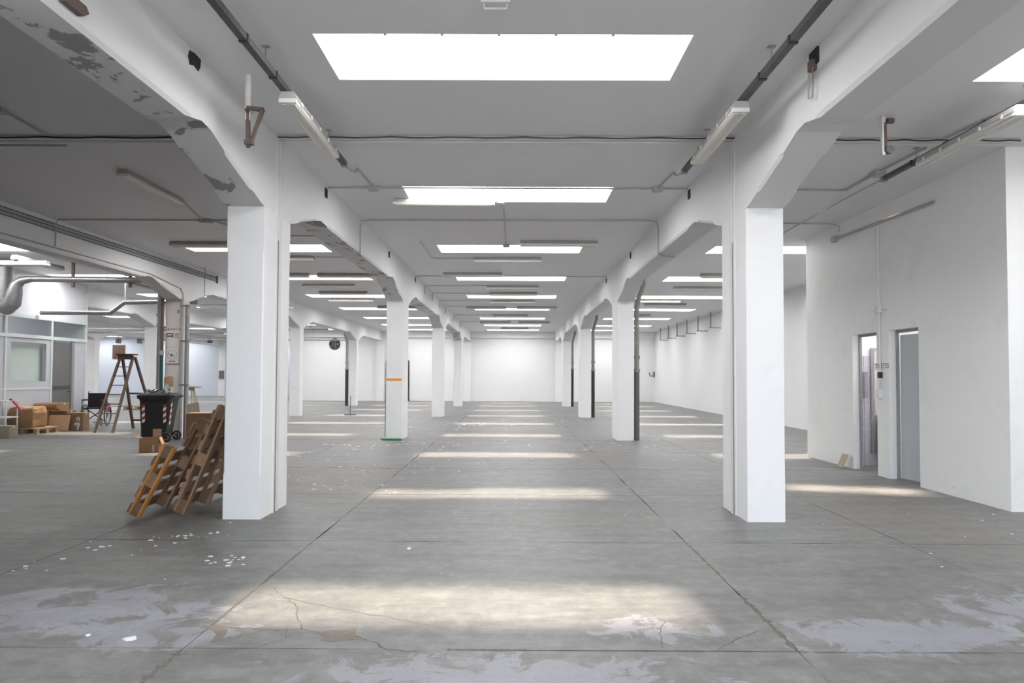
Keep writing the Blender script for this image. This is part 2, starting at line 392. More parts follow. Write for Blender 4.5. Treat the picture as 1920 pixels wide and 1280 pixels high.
# toilet block: a white room that juts from the right-hand wall; its long side has two doorways
BX = 5.42; BY0, BY1 = 7.5, 12.67; TH = .14
DOORS = [(9.17, 9.90), (10.23, 10.96)]; DH = 2.14
mb = MB().loft([[(x, y, z) for y, z in ((BY0, 0), (9.17, 0), (9.17, DH), (9.90, DH), (9.90, 0), (10.23, 0), (10.23, DH), (10.96, DH), (10.96, 0), (BY1, 0), (BY1, H), (BY0, H))] for x in (BX, BX+TH)])
struct(mb.build('wall_toilet_side', M_BLOCK))
wall('wall_toilet_front', (BX+TH, 8.1, BY0, BY0+.2, 0, H), M_WHITE)
wall('wall_toilet_end', (BX+TH, 8.1, BY1-.2, BY1, 0, H), M_WHITE)
wall('wall_toilet_middle', (BX+TH, 8.1, 10.02, 10.12, 0, 2.6), M_WHITE)
# first toilet room (farther doorway): tiled far wall
tw = struct(MB().box(BX+TH, 8.1, 11.30, 11.34, 0, H).build('wall_toilet_tiled', M_WHITE))
for i in range(8):
    for j in range(9):
        z = .02+j*.2; MB().box(BX+TH+.01+i*.2, BX+TH+.204+i*.2, 11.288, 11.30, z, z+.194).build('tile', M_TILE, tw)

# ------------------------------------------------------------------ columns and arcade beams
def column(x0, x1, y, d, label, ch=.012, mat=None):
    secs = []
    def sec(z, c, e):
        a0, a1, b0, b1 = x0-e, x1+e, y-e, y+d+e; c = max(c, .0015)
        return [(a0+c,b0,z),(a1-c,b0,z),(a1,b0+c,z),(a1,b1-c,z),(a1-c,b1,z),(a0+c,b1,z),(a0,b1-c,z),(a0,b0+c,z)]
    for z, c, e in ((0, 0, 0), (.44, 0, 0), (.47, ch, 0), (2.70, ch, 0), (2.74, 0, 0), (CAPZ, 0, 0)): secs.append(sec(z, c, e))
    return tag(MB().loft(secs).build('column', mat or M_COLUMN), label, 'column', None)
def beam(x0, x1, ycs, d, yend, label, soff, y0=-5.0):
    st = [(y0, BOT, .03)]
    for y in ycs:
        st += [(y-1.66, BOT, .03), (y-1.58, BOT+.01, 0), (y-1.42, BOT+.045, 0), (y-1.25, BOT+.03, 0), (y-.98, 3.415, 0), (y-.92, 3.40, .03), (y-.36, 3.255, .03), (y-.30, 3.24, 0), (y-.10, CAPZ+.012, 0), (y, CAPZ, 0),
               (y+d, CAPZ, 0), (y+d+.1, CAPZ+.02, 0), (y+d+.3, 3.25, 0), (y+d+.36, 3.27, .03), (y+d+.98, 3.43, .03), (y+d+1.04, 3.445, 0), (y+d+1.2, BOT+.01, 0), (y+d+1.5, BOT, 0), (y+d+1.58, BOT, .03)]
    st.append((yend, BOT, .03)); st = [q for q in st if q[0] <= yend]
    m = MB(); secs = []
    for y, z, c in st:
        c = max(c, .001)
        secs.append([(x0+c*.75,y,z),(x1-c*.75,y,z),(x1,y,z+c),(x1,y,H),(x0,y,H),(x0,y,z+c)])
    m.loft(secs)
    k = 6
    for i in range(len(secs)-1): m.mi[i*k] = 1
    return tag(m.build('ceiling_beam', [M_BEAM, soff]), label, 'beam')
XL = (-2.93, -2.552); XR = (2.345, 2.7246); XLL = (-8.0, -7.64); XL3 = (-13.2, -12.78); XL4 = (-20.75, -20.32)
D1, D2 = .7988, .4
NEARL = ['nearest white square column on the left, pallets leaning on it', 'white column on the left with an orange band around it',
         'third white column back in the left-hand row beside the centre aisle', 'farthest free-standing white column in the left-hand row of the centre aisle']
NEARR = ['nearest white square column on the right, in front of the toilet block', 'white column on the right with a mottled grey drainpipe, second in its row',
         'white column on the right with a black-footed drainpipe, third in its row', 'farthest free-standing white column on the right, thin dark drainpipe at its side']
for i, y in enumerate(COLY):
    column(*XL, y, D1, NEARL[i]); column(*XR, y, D1, NEARR[i], .004)
LLLAB = [None, 'cream column behind the black wheelie bin, posters and a clock face on it', 'white column seen just right of the nearest left column, in the row behind', 'slim far white column left of the round fan, black pipe on its left side']
for i in (1, 2, 3): column(*XLL, COLY[i], D2, LLLAB[i], .02, plaster('cream_column_paint', (.70, .65, .62), .70) if i == 1 else None)
column(*XL3, COLY[2], D2, 'white column between the stepladder and the poster column', .02)
column(*XL3, COLY[3], D2, 'distant white column in the row of the blue-lit hall, behind the poster column', .02)
column(*XL4, COLY[3], D2, 'bright white column half hidden by the corner of the glazed office', .02)
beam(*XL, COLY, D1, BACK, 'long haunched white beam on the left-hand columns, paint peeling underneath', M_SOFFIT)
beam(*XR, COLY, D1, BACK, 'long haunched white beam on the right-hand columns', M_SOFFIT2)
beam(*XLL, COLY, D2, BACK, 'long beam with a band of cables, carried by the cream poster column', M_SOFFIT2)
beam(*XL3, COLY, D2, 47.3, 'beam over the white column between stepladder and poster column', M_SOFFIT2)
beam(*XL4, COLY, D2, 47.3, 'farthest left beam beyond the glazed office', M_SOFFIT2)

# ------------------------------------------------------------------ skylights
gp = {}
for (an, x0, x1, rows, _z) in AISLES:
    for n, k in enumerate([k for k in rows if k >= 0]):
        pass
    for k in rows:
        if k < 0: lab = 'roof skylight over the centre aisle just behind the camera'
        else:
            n = [q for q in rows if q >= 0].index(k)
            lab = '%s bright oblong roof skylight from the camera over the %s' % (ORD[n], an)
        y0 = row_y(k)
        t = thing('skylight', lab, 'skylight', ((x0+x1)/2, y0+SW/2, H+.1), 0, 'oblong roof skylights')
        L = (x1-x0)/2
        if L not in gp:
            g = MB().box(-L, L, -SW/2, SW/2, 0, .012).build('glazing', M_GLAZE, t)
            gp[L] = (g,)
        else:
            for q in gp[L]: c = q.copy(); COL.objects.link(c); c.parent = t
        if an == 'centre aisle' and k == 0:
            for q in (-.62, -.32, -.02, .28, .58): MB().box(q*L-.011, q*L+.011, -SW/2+.001, -SW/2+.018, -.104, -.07).build('glazing_clip', M_GREYPIPE, t)
for an, x0, x1, y0, y1 in EXTRA:
    t = thing('skylight', 'small skylight inside the %s toilet room' % an, 'skylight', ((x0+x1)/2, (y0+y1)/2, H+.1)); MB().box((x0-x1)/2, (x1-x0)/2, (y0-y1)/2, (y1-y0)/2, 0, .012).build('glazing', M_GLAZE, t)
# added lamp for the bright patch beside the toilet block; no roof opening there
al = bpy.data.lights.new('added_patch_light', 'AREA'); al.shape = 'RECTANGLE'; al.size = 2.0; al.size_y = .7; al.energy = 18; al.spread = math.radians(9); al.color = (1, .86, .68)
ao = bpy.data.objects.new('added_patch_light', al); COL.objects.link(ao); ao.location = (4.8, 9.75, H-.01); ao.rotation_euler = SUN_DIR.to_track_quat('-Z', 'Y').to_euler()

# ------------------------------------------------------------------ fluorescent fixtures
FL = 1.46
def make_fixture(label, cat_group):
    t = thing('fluorescent_fixture', label, 'light fixture', (0,0,0), 0, cat_group)
    # along local X; top at z=0
    prof = [(-.05,0),(.05,0),(.062,-.015),(.075,-.055),(.075,-.062),(-.075,-.062),(-.075,-.055),(-.062,-.015)]
    MB().loft([[(x, y, z) for y, z in prof] for x in (-FL/2, FL/2)]).build('housing', M_HOUSE, t)
    lp = [(-.07,-.062),(.07,-.062),(.068,-.085),(.05,-.103),(.022,-.103),(.008,-.092),(-.008,-.092),(-.022,-.103),(-.05,-.103),(-.068,-.085)]
    MB().loft([[(x, y, z) for y, z in lp] for x in (-FL/2+.03, FL/2-.03)]).build('lens', M_LENS, t, True)
    for s in (-1, 1):
        MB().box(*sorted((s*(FL/2-.03), s*(FL/2+.004))), -.072, .072, -.095, -.06).build('end_cap', M_WHITEMETAL, t)
    return t
def fixture_clips(t):
    for k in range(5):
        x = -FL/2+.15+k*(FL-.3)/4
        for s in (-1, 1): MB().box(x-.012, x+.012, *sorted((s*.0755, s*.084)), -.075, -.04).build('clip', M_WHITEMETAL, t)
G = 'unlit fluorescent battens'
fx0 = make_fixture('pale fluorescent batten hung along the dark rail at the top left', G)
fx0.location = (-1.92, 6.38, 3.83); fx0.rotation_euler = (0, 0, math.pi/2+.01)
A = math.pi/2
dup(fx0, (1.95, 6.55, 3.83), A-.01, 'pale fluorescent batten hung along the dark rail at the top right', G)
dup(fx0, (4.40, 6.60, 3.83), A, 'fluorescent batten hung on the rail before the toilet block', G)
dup(fx0, (-4.90, 9.15, H), A, 'dusty grey batten alone on the dark ceiling at upper left', G)
dup(fx0, (-10.25, 14.6, 3.89), A, 'batten running away from the camera above the galvanised pipe, left one of two', G)
dup(fx0, (-9.0, 15.0, 3.89), A, 'batten running away from the camera above the galvanised pipe, right one of two', G)
dup(fx0, (-10.7, 19.6, H), A, 'batten running away from the camera beyond the glazed office corner', G)
NEARFX = [fx0]+[o for o in COL.objects if o.name in ('fluorescent_fixture.001', 'fluorescent_fixture.002')]
CEN = [(-1.03, 9.83), (.83, 12.88), (-.16, 14.73), (-1.05, 16.9), (-.06, 19.28), (-.05, 20.82), (-.06, 22.98), (-1.05, 25.05), (.81, 24.97), (-.18, 28.4), (-.9, 31.9), (.9, 31.9), (0, 35.9)]
for n, (x, y) in enumerate(CEN): dup(fx0, (x, y, H), 0, '%s crosswise fluorescent batten along the centre aisle ceiling, counted from the camera' % ORD[n], G)
for n, (x, y) in enumerate([(-5.92, 13.1), (-5.06, 14.62), (-5.9, 17.1), (-4.23, 17.1), (-5.23, 19.1), (-5.22, 20.72), (-5.45, 22.68), (-4.3, 25.0)]):
    dup(fx0, (x, y, H), 0, '%s crosswise fluorescent batten on the left-hand aisle ceiling, counted from the camera' % ORD[n], G)
for n, (x, y) in enumerate([(5.35, 16.9), (5.25, 19.35), (4.75, 22.6), (5.25, 23.8), (4.87, 28.1)]):
    dup(fx0, (x, y, H), 0, '%s crosswise fluorescent batten on the right-hand aisle ceiling, counted from the camera' % ORD[n], G)
dup(fx0, (-10.35, 13.97, 3.78), 0, 'bright crosswise batten at the left picture edge, above the glazed office', G)
for n, (x, y) in enumerate([(-16.3, 25), (-15.8, 29.4), (-16.5, 33.5), (-15.6, 37.5), (-10.7, 29), (-10.4, 33)]):
    dup(fx0, (x, y, H), 0, '%s distant batten hung low beyond the stepladder, counted from the camera' % ORD[n], G)

for q in NEARFX: fixture_clips(q)

# ------------------------------------------------------------------ rails, conduits, cables, hangers
def rail(label, x, y0, y1, z, rods):
    t = thing('cable_rail', label, 'cable rail', (x, y0, z))
    L = y1-y0; m = MB()
    m.loft([[(x, y, z) for x, z in ((-.028, -.02), (.028, -.02), (.028, .03), (.022, .03), (.022, -.014), (-.022, -.014), (-.022, .03), (-.028, .03))] for y in (0, L)])
    m.build('channel', M_DARKMETAL, t)
    for k in range(int(L/.6)): MB().box(-.034, .034, .2+k*.6, .23+k*.6, -.026, .034).build('cable_tie', M_BLACK, t)
    MB().tube([(.005, .02, -.0), (.01, L/2, .012), (0, L-.02, .0)], .012, 6).build('cable', M_GREYPIPE, t, True)
    for r in rods:
        MB().tube([(0, r-y0, .028), (0, r-y0, H-z-.01)], .006, 6).build('hanger_rod', M_GALV, t)
        MB().box(-.03, .03, r-y0-.02, r-y0+.02, H-z-.009, H-z-.001).build('ceiling_plate', M_GALV, t)
    MB().box(-.034, .034, L, L+.06, -.03, .03).build('end_piece', M_GALV, t); return t
rail('dark cable rail along the left side of the centre aisle ceiling', -1.95, 2.2, 7.68, 3.86, (3.5, 5.24, 7.05))
rail('dark cable rail along the right side of the centre aisle ceiling', 1.98, 2.2, 7.9, 3.86, (3.5, 5.22, 7.0))
rail('dark cable rail running towards the toilet block on the right', 4.47, 3.2, 8.2, 3.86, (4.4, 5.9, 7.55))

def conduit(label, runs, boxes=(), mat=None, r=.012, cat='conduit', clips=True):
    """runs: polylines in world space; the first point of the first run is the origin"""
    o = Vector(runs[0][0]); t = thing('conduit', label, cat, o)
    for pts in runs: MB().tube([Vector(p)-o for p in pts], r, 8).build('pipe', mat or M_GREYPIPE, t, True)
    for b in boxes:
        c = Vector(b[:3])-o; sx, sy, sz = b[3:6] if len(b) > 3 else (.13, .1, .05)
        MB().box(c.x-sx/2, c.x+sx/2, c.y-sy/2, c.y+sy/2, c.z-sz/2, c.z+sz/2).build('junction_box', mat or M_GREYPIPE, t)
    return t
ZC = H-.016
conduit('conduit across the centre ceiling just before the second skylight, a junction box near each end',
        [[(-2.545, 9.19, ZC), (2.338, 9.19, ZC)], [(-1.93, 9.15, ZC), (-1.95, 8.35, ZC), (-1.95, 8.25, 3.93), (-1.95, 8.0, 3.88), (-1.95, 7.76, 3.86)],
         [(1.93, 9.15, ZC), (1.98, 8.45, ZC), (1.98, 8.35, 3.93), (1.98, 8.1, 3.88), (1.98, 7.98, 3.86)]], [(-1.93, 9.19, H-.028), (1.93, 9.19, H-.028)])
conduit('conduit across the centre ceiling that drops down both beams beyond the second skylight',
        [[(-2.535, 11.12, 3.42), (-2.535, 11.12, 3.9), (-2.50, 11.12, ZC-.02), (-2.40, 11.12, ZC), (2.2, 11.08, ZC), (2.30, 11.06, ZC-.02), (2.33, 11.06, 3.9), (2.33, 11.06, 3.42)],
         [(-2.535, 11.12, 3.455), (-2.62, 10.7, 3.455), (-2.7, 10.25, 3.455)], [(2.33, 11.06, 3.455), (2.45, 11.3, 3.455), (2.68, 11.4, 3.455)]])
conduit('short conduit running along the ceiling from the first crosswise batten', [[(-.26, 9.83, 3.97), (-.17, 9.83, 3.97), (-.17, 9.95, ZC-.03), (-.17, 11.0, ZC-.03), (-.17, 13.2, ZC-.03)]], [(-.17, 13.22, H-.03)])
conduit('conduit from the left beam to the fourth crosswise batten, level with the third skylight row', [[(-2.545, 17.35, ZC), (2.338, 17.35, ZC)]])
for n, (y, x) in enumerate([(19.2, -.8), (20.95, -.8), (22.98, -.8), (25.0, -1.8), (28.4, -.9), (31.9, -1.7)]):
    conduit('%s thin conduit from the left beam to a far batten in the centre aisle' % ORD[n], [[(-2.535, y, 3.75), (-2.535, y, ZC-.02), (-2.48, y, ZC), (x, y, ZC)]], r=.010)
conduit('conduit loop by the left end of the third centre skylight', [[(-.87, 14.73, ZC), (-1.75, 14.73, ZC), (-1.80, 14.6, ZC), (-1.80, 12.9, ZC)]], r=.009)
conduit('conduit loop round the end of the third left-hand aisle skylight', [[(-4.30, 14.62, ZC), (-3.55, 14.62, ZC), (-3.55, 12.4, ZC)], [(-4.9, 12.4, ZC), (-3.55, 12.4, ZC)]], r=.009)
conduit('conduit across the dark left-hand ceiling with a branch to the lone batten',
        [[(-7.58, 11.17, 3.56), (-7.58, 11.17, 3.93), (-7.54, 11.17, ZC), (-2.94, 11.17, ZC)], [(-5.14, 11.12, ZC), (-4.90, 9.93, ZC)], [(-5.0, 11.22, ZC), (-4.62, 12.33, ZC)]], [(-5.1, 11.17, H-.03, .2, .1, .05)])
conduit('conduit slanting across the dark ceiling at the left picture edge', [[(-4.95, 5.6, ZC), (-4.97, 6.49, ZC), (-5.0, 7.2, ZC)], [(-5.0, 7.52, ZC), (-7.6, 7.52, ZC)]], [(-4.97, 6.5, H-.028, .07, .09, .05)])
conduit('conduit that bends past the end of the rail before the toilet block',
        [[(2.735, 9.2, ZC), (4.45, 9.24, ZC), (4.5, 9.2, ZC), (4.5, 8.5, ZC), (4.55, 7.50, ZC)], [(4.57, 7.22, ZC), (4.65, 6.6, ZC), (5.4, 6.55, ZC)]], [(4.5, 8.42, H-.033, .14, .14, .06)])
conduit('straight conduit continuing from the rail end to behind the nearest right column', [[(4.47, 8.27, 3.87), (4.52, 9.2, 3.90), (4.6, 12.3, 3.92)]], [(4.6, 12.33, 3.92, .12, .08, .06)])
conduit('conduit from behind the nearest right column to the toilet block wall',
        [[(2.74, 11.2, ZC), (5.25, 11.27, ZC), (5.38, 11.28, ZC-.03), (5.39, 11.3, 3.87)]])
conduit('sloping twin conduit along the top of the toilet block wall, ending in a box',
        [[(BX-.02, 11.42, 3.80), (BX-.02, 8.75, 3.735)], [(BX-.02, 11.42, 3.775), (BX-.02, 10.0, 3.745), (BX-.02, 8.75, 3.71)]], [(BX-.034, 11.47, 3.79, .06, .14, .1)], r=.014)
conduit('vertical white conduit between the two toilet doorways with a cross fitting and switch box',
        [[(BX-.018, 10.14, 3.69), (BX-.018, 10.12, 2.5), (BX-.018, 10.10, 1.57)], [(BX-.018, 10.37, 2.46), (BX-.018, 9.88, 2.455)], [(BX-.018, 10.10, 1.42), (BX-.018, 10.13, 1.3)]],
        [(BX-.034, 10.12, 2.46, .06, .12, .09), (BX-.034, 10.13, 1.22, .06, .13, .13)], M_WHITEMETAL, .012)
t = tag(MB().box(BX-.05, BX, 10.07, 10.12, 1.45, 1.54).build('light_switch', M_BLACK), 'small black pull switch hanging under the toilet sign', 'switch')

def trunking(label, x0, x1, y):
    t = thing('cable_trunking', label, 'cable trunking', (x0, y, H)); L = x1-x0
    MB().box(.003, L-.003, -.03, .03, -.021, -.001).build('cover', M_WHITEMETAL, t)
    MB().box(.003, L-.003, .10, .15, -.022, -.001).build('cover', M_WHITEMETAL, t)
    n = 24; MB().tube([(.01+(L-.02)*k/n, -.045, -.012-.012*abs(math.sin(k*.9+1))) for k in range(n+1)], .008, 6).build('cable', M_BLACK, t, True)
    return t
trunking('white cable trunking with a loose dark cable across the centre ceiling, behind the first skylight', XL[1], XR[0], 7.26)
trunking('white cable trunking across the right-hand ceiling before the toilet block', XR[1], BX, 7.3)
trunking('cable trunking across the dark left-hand ceiling', XLL[1], XL[0], 7.3)
def drop(label, x, s, y):
    t = thing('vertical_trunking', label, 'cable trunking', (x, y, 0))
    MB().box(*sorted((0, s*.014)), -.075, -.035, .0, H-.02).build('cover', M_WHITEMETAL, t)
    MB().box(*sorted((0, s*.018)), .02, .075, .0, H-.02).build('cover', M_WHITEMETAL, t)
    MB().box(*sorted((0, s*.006)), -.03, .015, 0, 2.9).build('slot', M_RUBBER, t); return t
drop('vertical cable trunking with dark slot down the inner side of the nearest left column', XL[1], 1, 7.30)
drop('vertical cable trunking down the inner side of the nearest right column', XR[0], -1, 7.30)
# cable band on the beam of the poster column
t = thing('cable_band', 'band of parallel grey cables along the beam of the cream poster column', 'cables', (XLL[1], 4.0, 3.93))
for k in range(5): MB().tube([(.012, 0, -.028*k), (.012, 13.4, -.028*k+.02)], .010, 6).build('cable', M_GREYPIPE if k % 2 else M_RUBBER, t, True)
MB().box(.002, .03, 13.36, 13.42, -.13, .05).build('end_clamp', M_DARKMETAL, t)
conduit('thin conduit along the lower edge of the cable-band beam dropping down the poster column',
        [[(XLL[1]+.015, 6, 3.52), (XLL[1]+.015, 14.2, 3.56), (XLL[1]+.015, 15.5, 3.42), (XLL[1]+.015, 15.62, 3.3), (XLL[1]+.015, 15.66, 3.0)]], r=.012)
# dark cable sleeves where conduits meet the beams
for n, (x, s, y, lab) in enumerate([(XL[1], 1, 9.12, 'left beam by the second skylight'), (XR[0], -1, 9.12, 'right beam by the second skylight'), (XL[1], 1, 13.75, 'left beam by the third skylight'),
                       (XR[0], -1, 13.75, 'right beam by the third skylight'), (XL[1], 1, 17.4, 'left beam above the banded column'), (XR[0], -1, 17.4, 'right beam past its second column')]):
    tag(MB().box(*sorted((x-s*.004, x+s*.012)), y-.05, y+.05, H-.17, H-.05).build('cable_sleeve', M_DARKHOLE), 'small dark cable passage near the ceiling in the '+lab, 'cable passage', 'dark cable passages')
m = MB(); m.loft([[(XL[1]-.01, y, z) for y, z in q] if 0 else [(XL[1]+d, y, z) for y, z in ((5.25,3.985),(5.34,4.0),(5.44,3.995),(5.43,3.93),(5.40,3.885),(5.33,3.90),(5.26,3.875),(5.23,3.93))] for d in (-.01, .006) for q in (0,)])
tag(m.build('wall_opening', M_DARKHOLE), 'ragged dark hole broken in the left beam near the ceiling', 'hole')

# hanging brackets
def hanger(label, x, y, top, bot, rot):
    t = thing('hanging_bracket', label, 'hanger', (x, y, bot), rot)
    MB().loft([[(x, y, z) for x, y in ((-.02, -.02), (-.012, -.02), (-.012, -.012), (.02, -.012), (.02, .012), (-.012, .012), (-.012, .02), (-.02, .02))] for z in (.2, H-bot-.001)]).build('channel', M_WHITEMETAL, t)
    MB().obox((0, 0, .14), (.03, .03, .34), (0, -.02, 0)).build('strap', M_RUST, t)
    MB().obox((.075, .0, .15), (.028, .03, .31), (0, .33, 0)).build('strap', M_RUST, t)
    MB().obox((.06, 0, .30), (.14, .035, .03), (0, .1, 0)).build('cross_piece', M_RUST, t)
    MB().obox((.012, 0, .01), (.07, .05, .04)).build('foot', M_RUST, t)
    MB().tube([(.0, -.03, .28), (.0, .03, .28)], .02, 8).build('bolt', M_DARKMETAL, t); return t
hanger('white hanging post with rusty folded bracket, by the nearest left column', -2.28, 5.75, H, 3.42, 0)
t = thing('hanging_bracket', 'white hanging post with rusty clamp before the toilet block', 'hanger', (3.6, 6.63, 3.63))
MB().loft([[(x, y, z) for x, y in ((-.018, -.02), (-.01, -.02), (-.01, -.01), (.018, -.01), (.018, .01), (-.01, .01), (-.01, .02), (-.018, .02))] for z in (0, H-3.631)]).build('channel', M_WHITEMETAL, t)
MB().box(.006, .032, -.012, .012, .03, .32).build('strap', M_RUST, t)
MB().tube([(.03, -.02, .33), (.09, -.02, .33)], .028, 10).build('clamp', M_RUST, t); MB().tube([(.055, -.03, .05), (.055, .02, .05)], .04, 12).build('clamp', M_RUBBER, t, True)
t = thing('wire_loop', 'wire loop hanging from a dark hole in the right-hand beam', 'wire', (2.33, 5.30, 3.95))
MB().box(0, .02, -.09, .06, -.06, .065).build('socket', M_DARKHOLE, t)
MB().tube([(-.02, -.02, -.02), (-.02, .02, -.12), (-.02, .03, -.30), (-.02, -.04, -.32), (-.02, -.06, -.2), (-.02, -.04, -.03)], .006, 6).build('wire', M_GALV, t, True)
MB().box(-.03, .02, -.05, .02, -.10, -.02).build('clamp', M_RUST, t)
t = tag(MB().loft([[(x, y, z) for y, z in ((3.70,3.60),(3.92,3.60),(3.95,3.57),(3.90,3.53),(3.74,3.53))] for x in (XL[1]-.002, XL[1]+.04)]).build('bracket_stub', M_RUST), 'rusty bracket stub on the left beam at the top picture edge', 'bracket')
t = thing('ceiling_hook', 'pale oval hook on the ceiling at the top centre edge', 'hook', (-.14, 4.6, H))
MB().box(-.1, .1, -.03, .03, -.02, 0).build('plate', M_WHITEMETAL, t); MB().tube([(-.08, 0, -.02), (-.075, 0, -.05), (.075, 0, -.05), (.08, 0, -.02)], .008, 6).build('bow', M_WHITEMETAL, t, True)

# L brackets along the far right wall
for n in range(6):
    y = 36.0-1.84*n; t = thing('pipe_bracket', '%s thin steel L-bracket from the far corner, along the top of the right wall' % ORD[n], 'bracket', (7.7, y, 3.4), 0, 'steel brackets along the right wall')
    MB().box(-.025, .025, -.02, .02, 0, H-3.4).build('drop_rod', M_GALV, t); MB().box(-.06, .4, -.02, .02, -.03, .01).build('arm', M_GALV, t)
t = thing('coat_bracket', 'small dark bracket on the right end of the back wall', 'bracket', (7.95, BACK, 1.5))
MB().tube([(-.17, -.02, .2), (-.14, -.12, .0), (.1, -.12, .0)], .02, 6).build('rod', M_DARKMETAL, t); MB().box(.08, .13, -.14, 0, -.05, .25).build('plate', M_DARKMETAL, t)

# extractor fans in the back wall
def fan(label, x, z):
    t = thing('extractor_fan', label, 'fan', (x, BACK, z))
    MB().ring((0, -.03, 0), .29, .035, 'Y', 28, 8).build('rim', M_BLACK, t, True)
    MB().tube([(0, -.03, 0), (0, 0, 0)], .28, 28).build('back', M_DARKHOLE, t)
    MB().tube([(0, -.09, 0), (0, -.02, 0)], .06, 14).build('hub', M_DARKMETAL, t)
    for k in range(5):
        a = k*2*math.pi/5; c, s = math.cos(a), math.sin(a); p = lambda r, q, y: (c*r-s*q, y, s*r+c*q)
        MB().add([p(.05,-.04,-.06), p(.25,-.09,-.075), p(.25,.07,-.045), p(.05,.03,-.05), p(.05,-.04,-.052), p(.25,-.09,-.067), p(.25,.07,-.037), p(.05,.03,-.042)], [(0,1,2,3),(7,6,5,4),(0,4,5,1),(1,5,6,2),(2,6,7,3),(3,7,4,0)]).build('blade', M_DARKMETAL, t)
    return t
fan('round dark extractor fan high on the back wall at left', -10.42, 3.27)
fan('round dark extractor fan on the back wall, half hidden behind a right column', 5.98, 3.45)
# slotted uprights on the back wall
for x, lab in ((-7.4, 'left'), (-6.12, 'right')):
    a = [(.02, 0)]; b = [(-.02, 0)]
    for k in range(23): a += [(.022, .03+k*.1), (.062, .05+k*.1), (.062, .075+k*.1), (.022, .085+k*.1)]; b += [(-.022, .06+k*.1), (-.062, .04+k*.1), (-.062, .065+k*.1), (-.022, .10+k*.1)]
    a.append((.02, 2.36)); b.append((-.02, 2.36)); pr = a+b[::-1]
    m = MB().loft([[(x_, y, z_) for x_, z_ in pr] for y in (-.05, -.001)])
    tag(m.build('slotted_upright', M_BLACK, None, False, (x, BACK, 0)), 'black notched upright on the back wall, %s one of two by the banded column' % lab, 'shelf upright')

# drainpipes on the right-hand row and one at the far left
def drain(label, x, y, r, upper, lower, zs, topdx):
    t = thing('drainpipe', label, 'drainpipe', (x, y, 0))
    MB().tube([(0, 0, 0), (0, 0, zs)], r, 12).build('lower_pipe', lower, t, True)
    MB().tube([(0, 0, zs), (0, 0, 3.05), (topdx*.4, -.1, 3.3), (topdx, -.25, 3.52), (topdx, -.3, H)], r*.9, 12).build('upper_pipe', upper, t, True)
    for z in (zs-.02, zs+.28): MB().tube([(0, 0, z-.035), (0, 0, z+.035)], r*1.25, 12).build('collar', upper, t, True)
    return t
drain('tall mottled grey drainpipe on the second right column, dark foot', 2.815, 15.72, .062, M_PEELPIPE, M_WORNPIPE, 1.62, .1)
drain('black-footed drainpipe with peeling top on the third right column', 2.815, 24.45, .062, M_PEELPIPE, M_BLACKPIPE, 1.70, .1)
drain('black-footed drainpipe on the farthest right column', 2.815, 33.1, .062, M_PEELPIPE, M_BLACKPIPE, 1.85, .1)
drain('black-footed grey drainpipe left of the slim far column near the fan', -8.10, 33.0, .075, M_GREYPIPE, M_BLACKPIPE, 1.80, -.08)

# band, strip and base of the second left column
x0, x1 = XL; y = COLY[1]
tag(MB().box(x0-.004, x1-.02, y-.006, y, 1.335, 1.39).build('marking_tape', M_ORANGE), 'orange tape across the second left column at waist height', 'tape')
tag(MB().box(x0-.02, x0-.001, y+.02, y+.10, 0.05, 1.24).build('edge_strip', M_RUBBER), 'dark rubber strip on the left edge of the banded column', 'strip')
m = MB(); m.prism([(-3.05,15.62),(-2.96,15.36),(-2.55,15.33),(-2.52,15.44),(-2.62,15.53),(-2.9,15.54)], 0, .035)
tag(m.build('plastic_sheet', M_GREEN), 'crushed green plastic scrap at the foot of the banded column', 'plastic scrap')
t = thing('floor_stand', 'thin dark pole on a small foot standing on the floor near the slim far column', 'stand', (-6.02, 25.1, 0))
MB().tube([(0, 0, .02), (0, 0, .70)], .013, 8).build('pole', M_DARKMETAL, t)
for k in range(4):
    a = k*math.pi/2+.4; MB().bar((0, 0, .03), (.22*math.cos(a), .22*math.sin(a), .012), .04, .02, (0,0,1)).build('foot', M_RUBBER, t)

# ------------------------------------------------------------------ toilet block fittings
def doorset(n, y0, y1, ang, label):
    t = struct(MB().loft([[(x, y, z) for y, z in ((y0, 0), (y0+.03, 0), (y0+.03, DH-.04), (y1-.03, DH-.04), (y1-.03, 0), (y1, 0), (y1, DH), (y0, DH))] for x in (BX+.10, BX+.139)]).build('door_%d' % n, M_INKGREY))
    return t
d1 = doorset(1, 9.17, 9.90, 0, '')
lf = MB().box(-.02, .02, -.64, 0, .02, 2.07).build('door_leaf', M_TDOOR, d1, False, (BX+.165, 9.86, 0), (0, 0, math.radians(7)))
MB().tube([(-.05, -.58, 1.02), (-.05, -.50, 1.02)], .012, 8).build('door_handle', M_DARKMETAL, lf)
MB().box(-.024, -.02, -.50, -.36, 1.58, 1.70).build('notice_plate', M_TDOOR, lf)
d2 = doorset(2, 10.23, 10.96, 0, '')
lf = MB().box(-.02, .02, 0, .66, .02, 2.06).build('door_leaf', M_TDOOR, d2, False, (BX+.165, 10.27, 0), (0, 0, math.radians(-88)))
t = thing('mirror', 'tall framed mirror on the tiles inside the farther toilet doorway', 'mirror', (5.87, 11.285, .22))
MB().box(0, .40, -.03, 0, 0, 1.72).build('frame', M_INKGREY, t); MB().box(.05, .36, -.034, -.03, .62, 1.68).build('glass', M_MIRROR, t)
tag(MB().box(5.96, 6.2, 11.16, 11.25, .22, .78).build('waste_holder', M_BLACK), 'narrow black panel below the mirror inside the toilet', 'panel')
tag(MB().box(5.735, 5.785, 11.2, 11.286, 1.12, 1.55).build('towel_dispenser', M_INKGREY), 'grey dispenser on the lilac tiles inside the farther toilet doorway', 'dispenser')
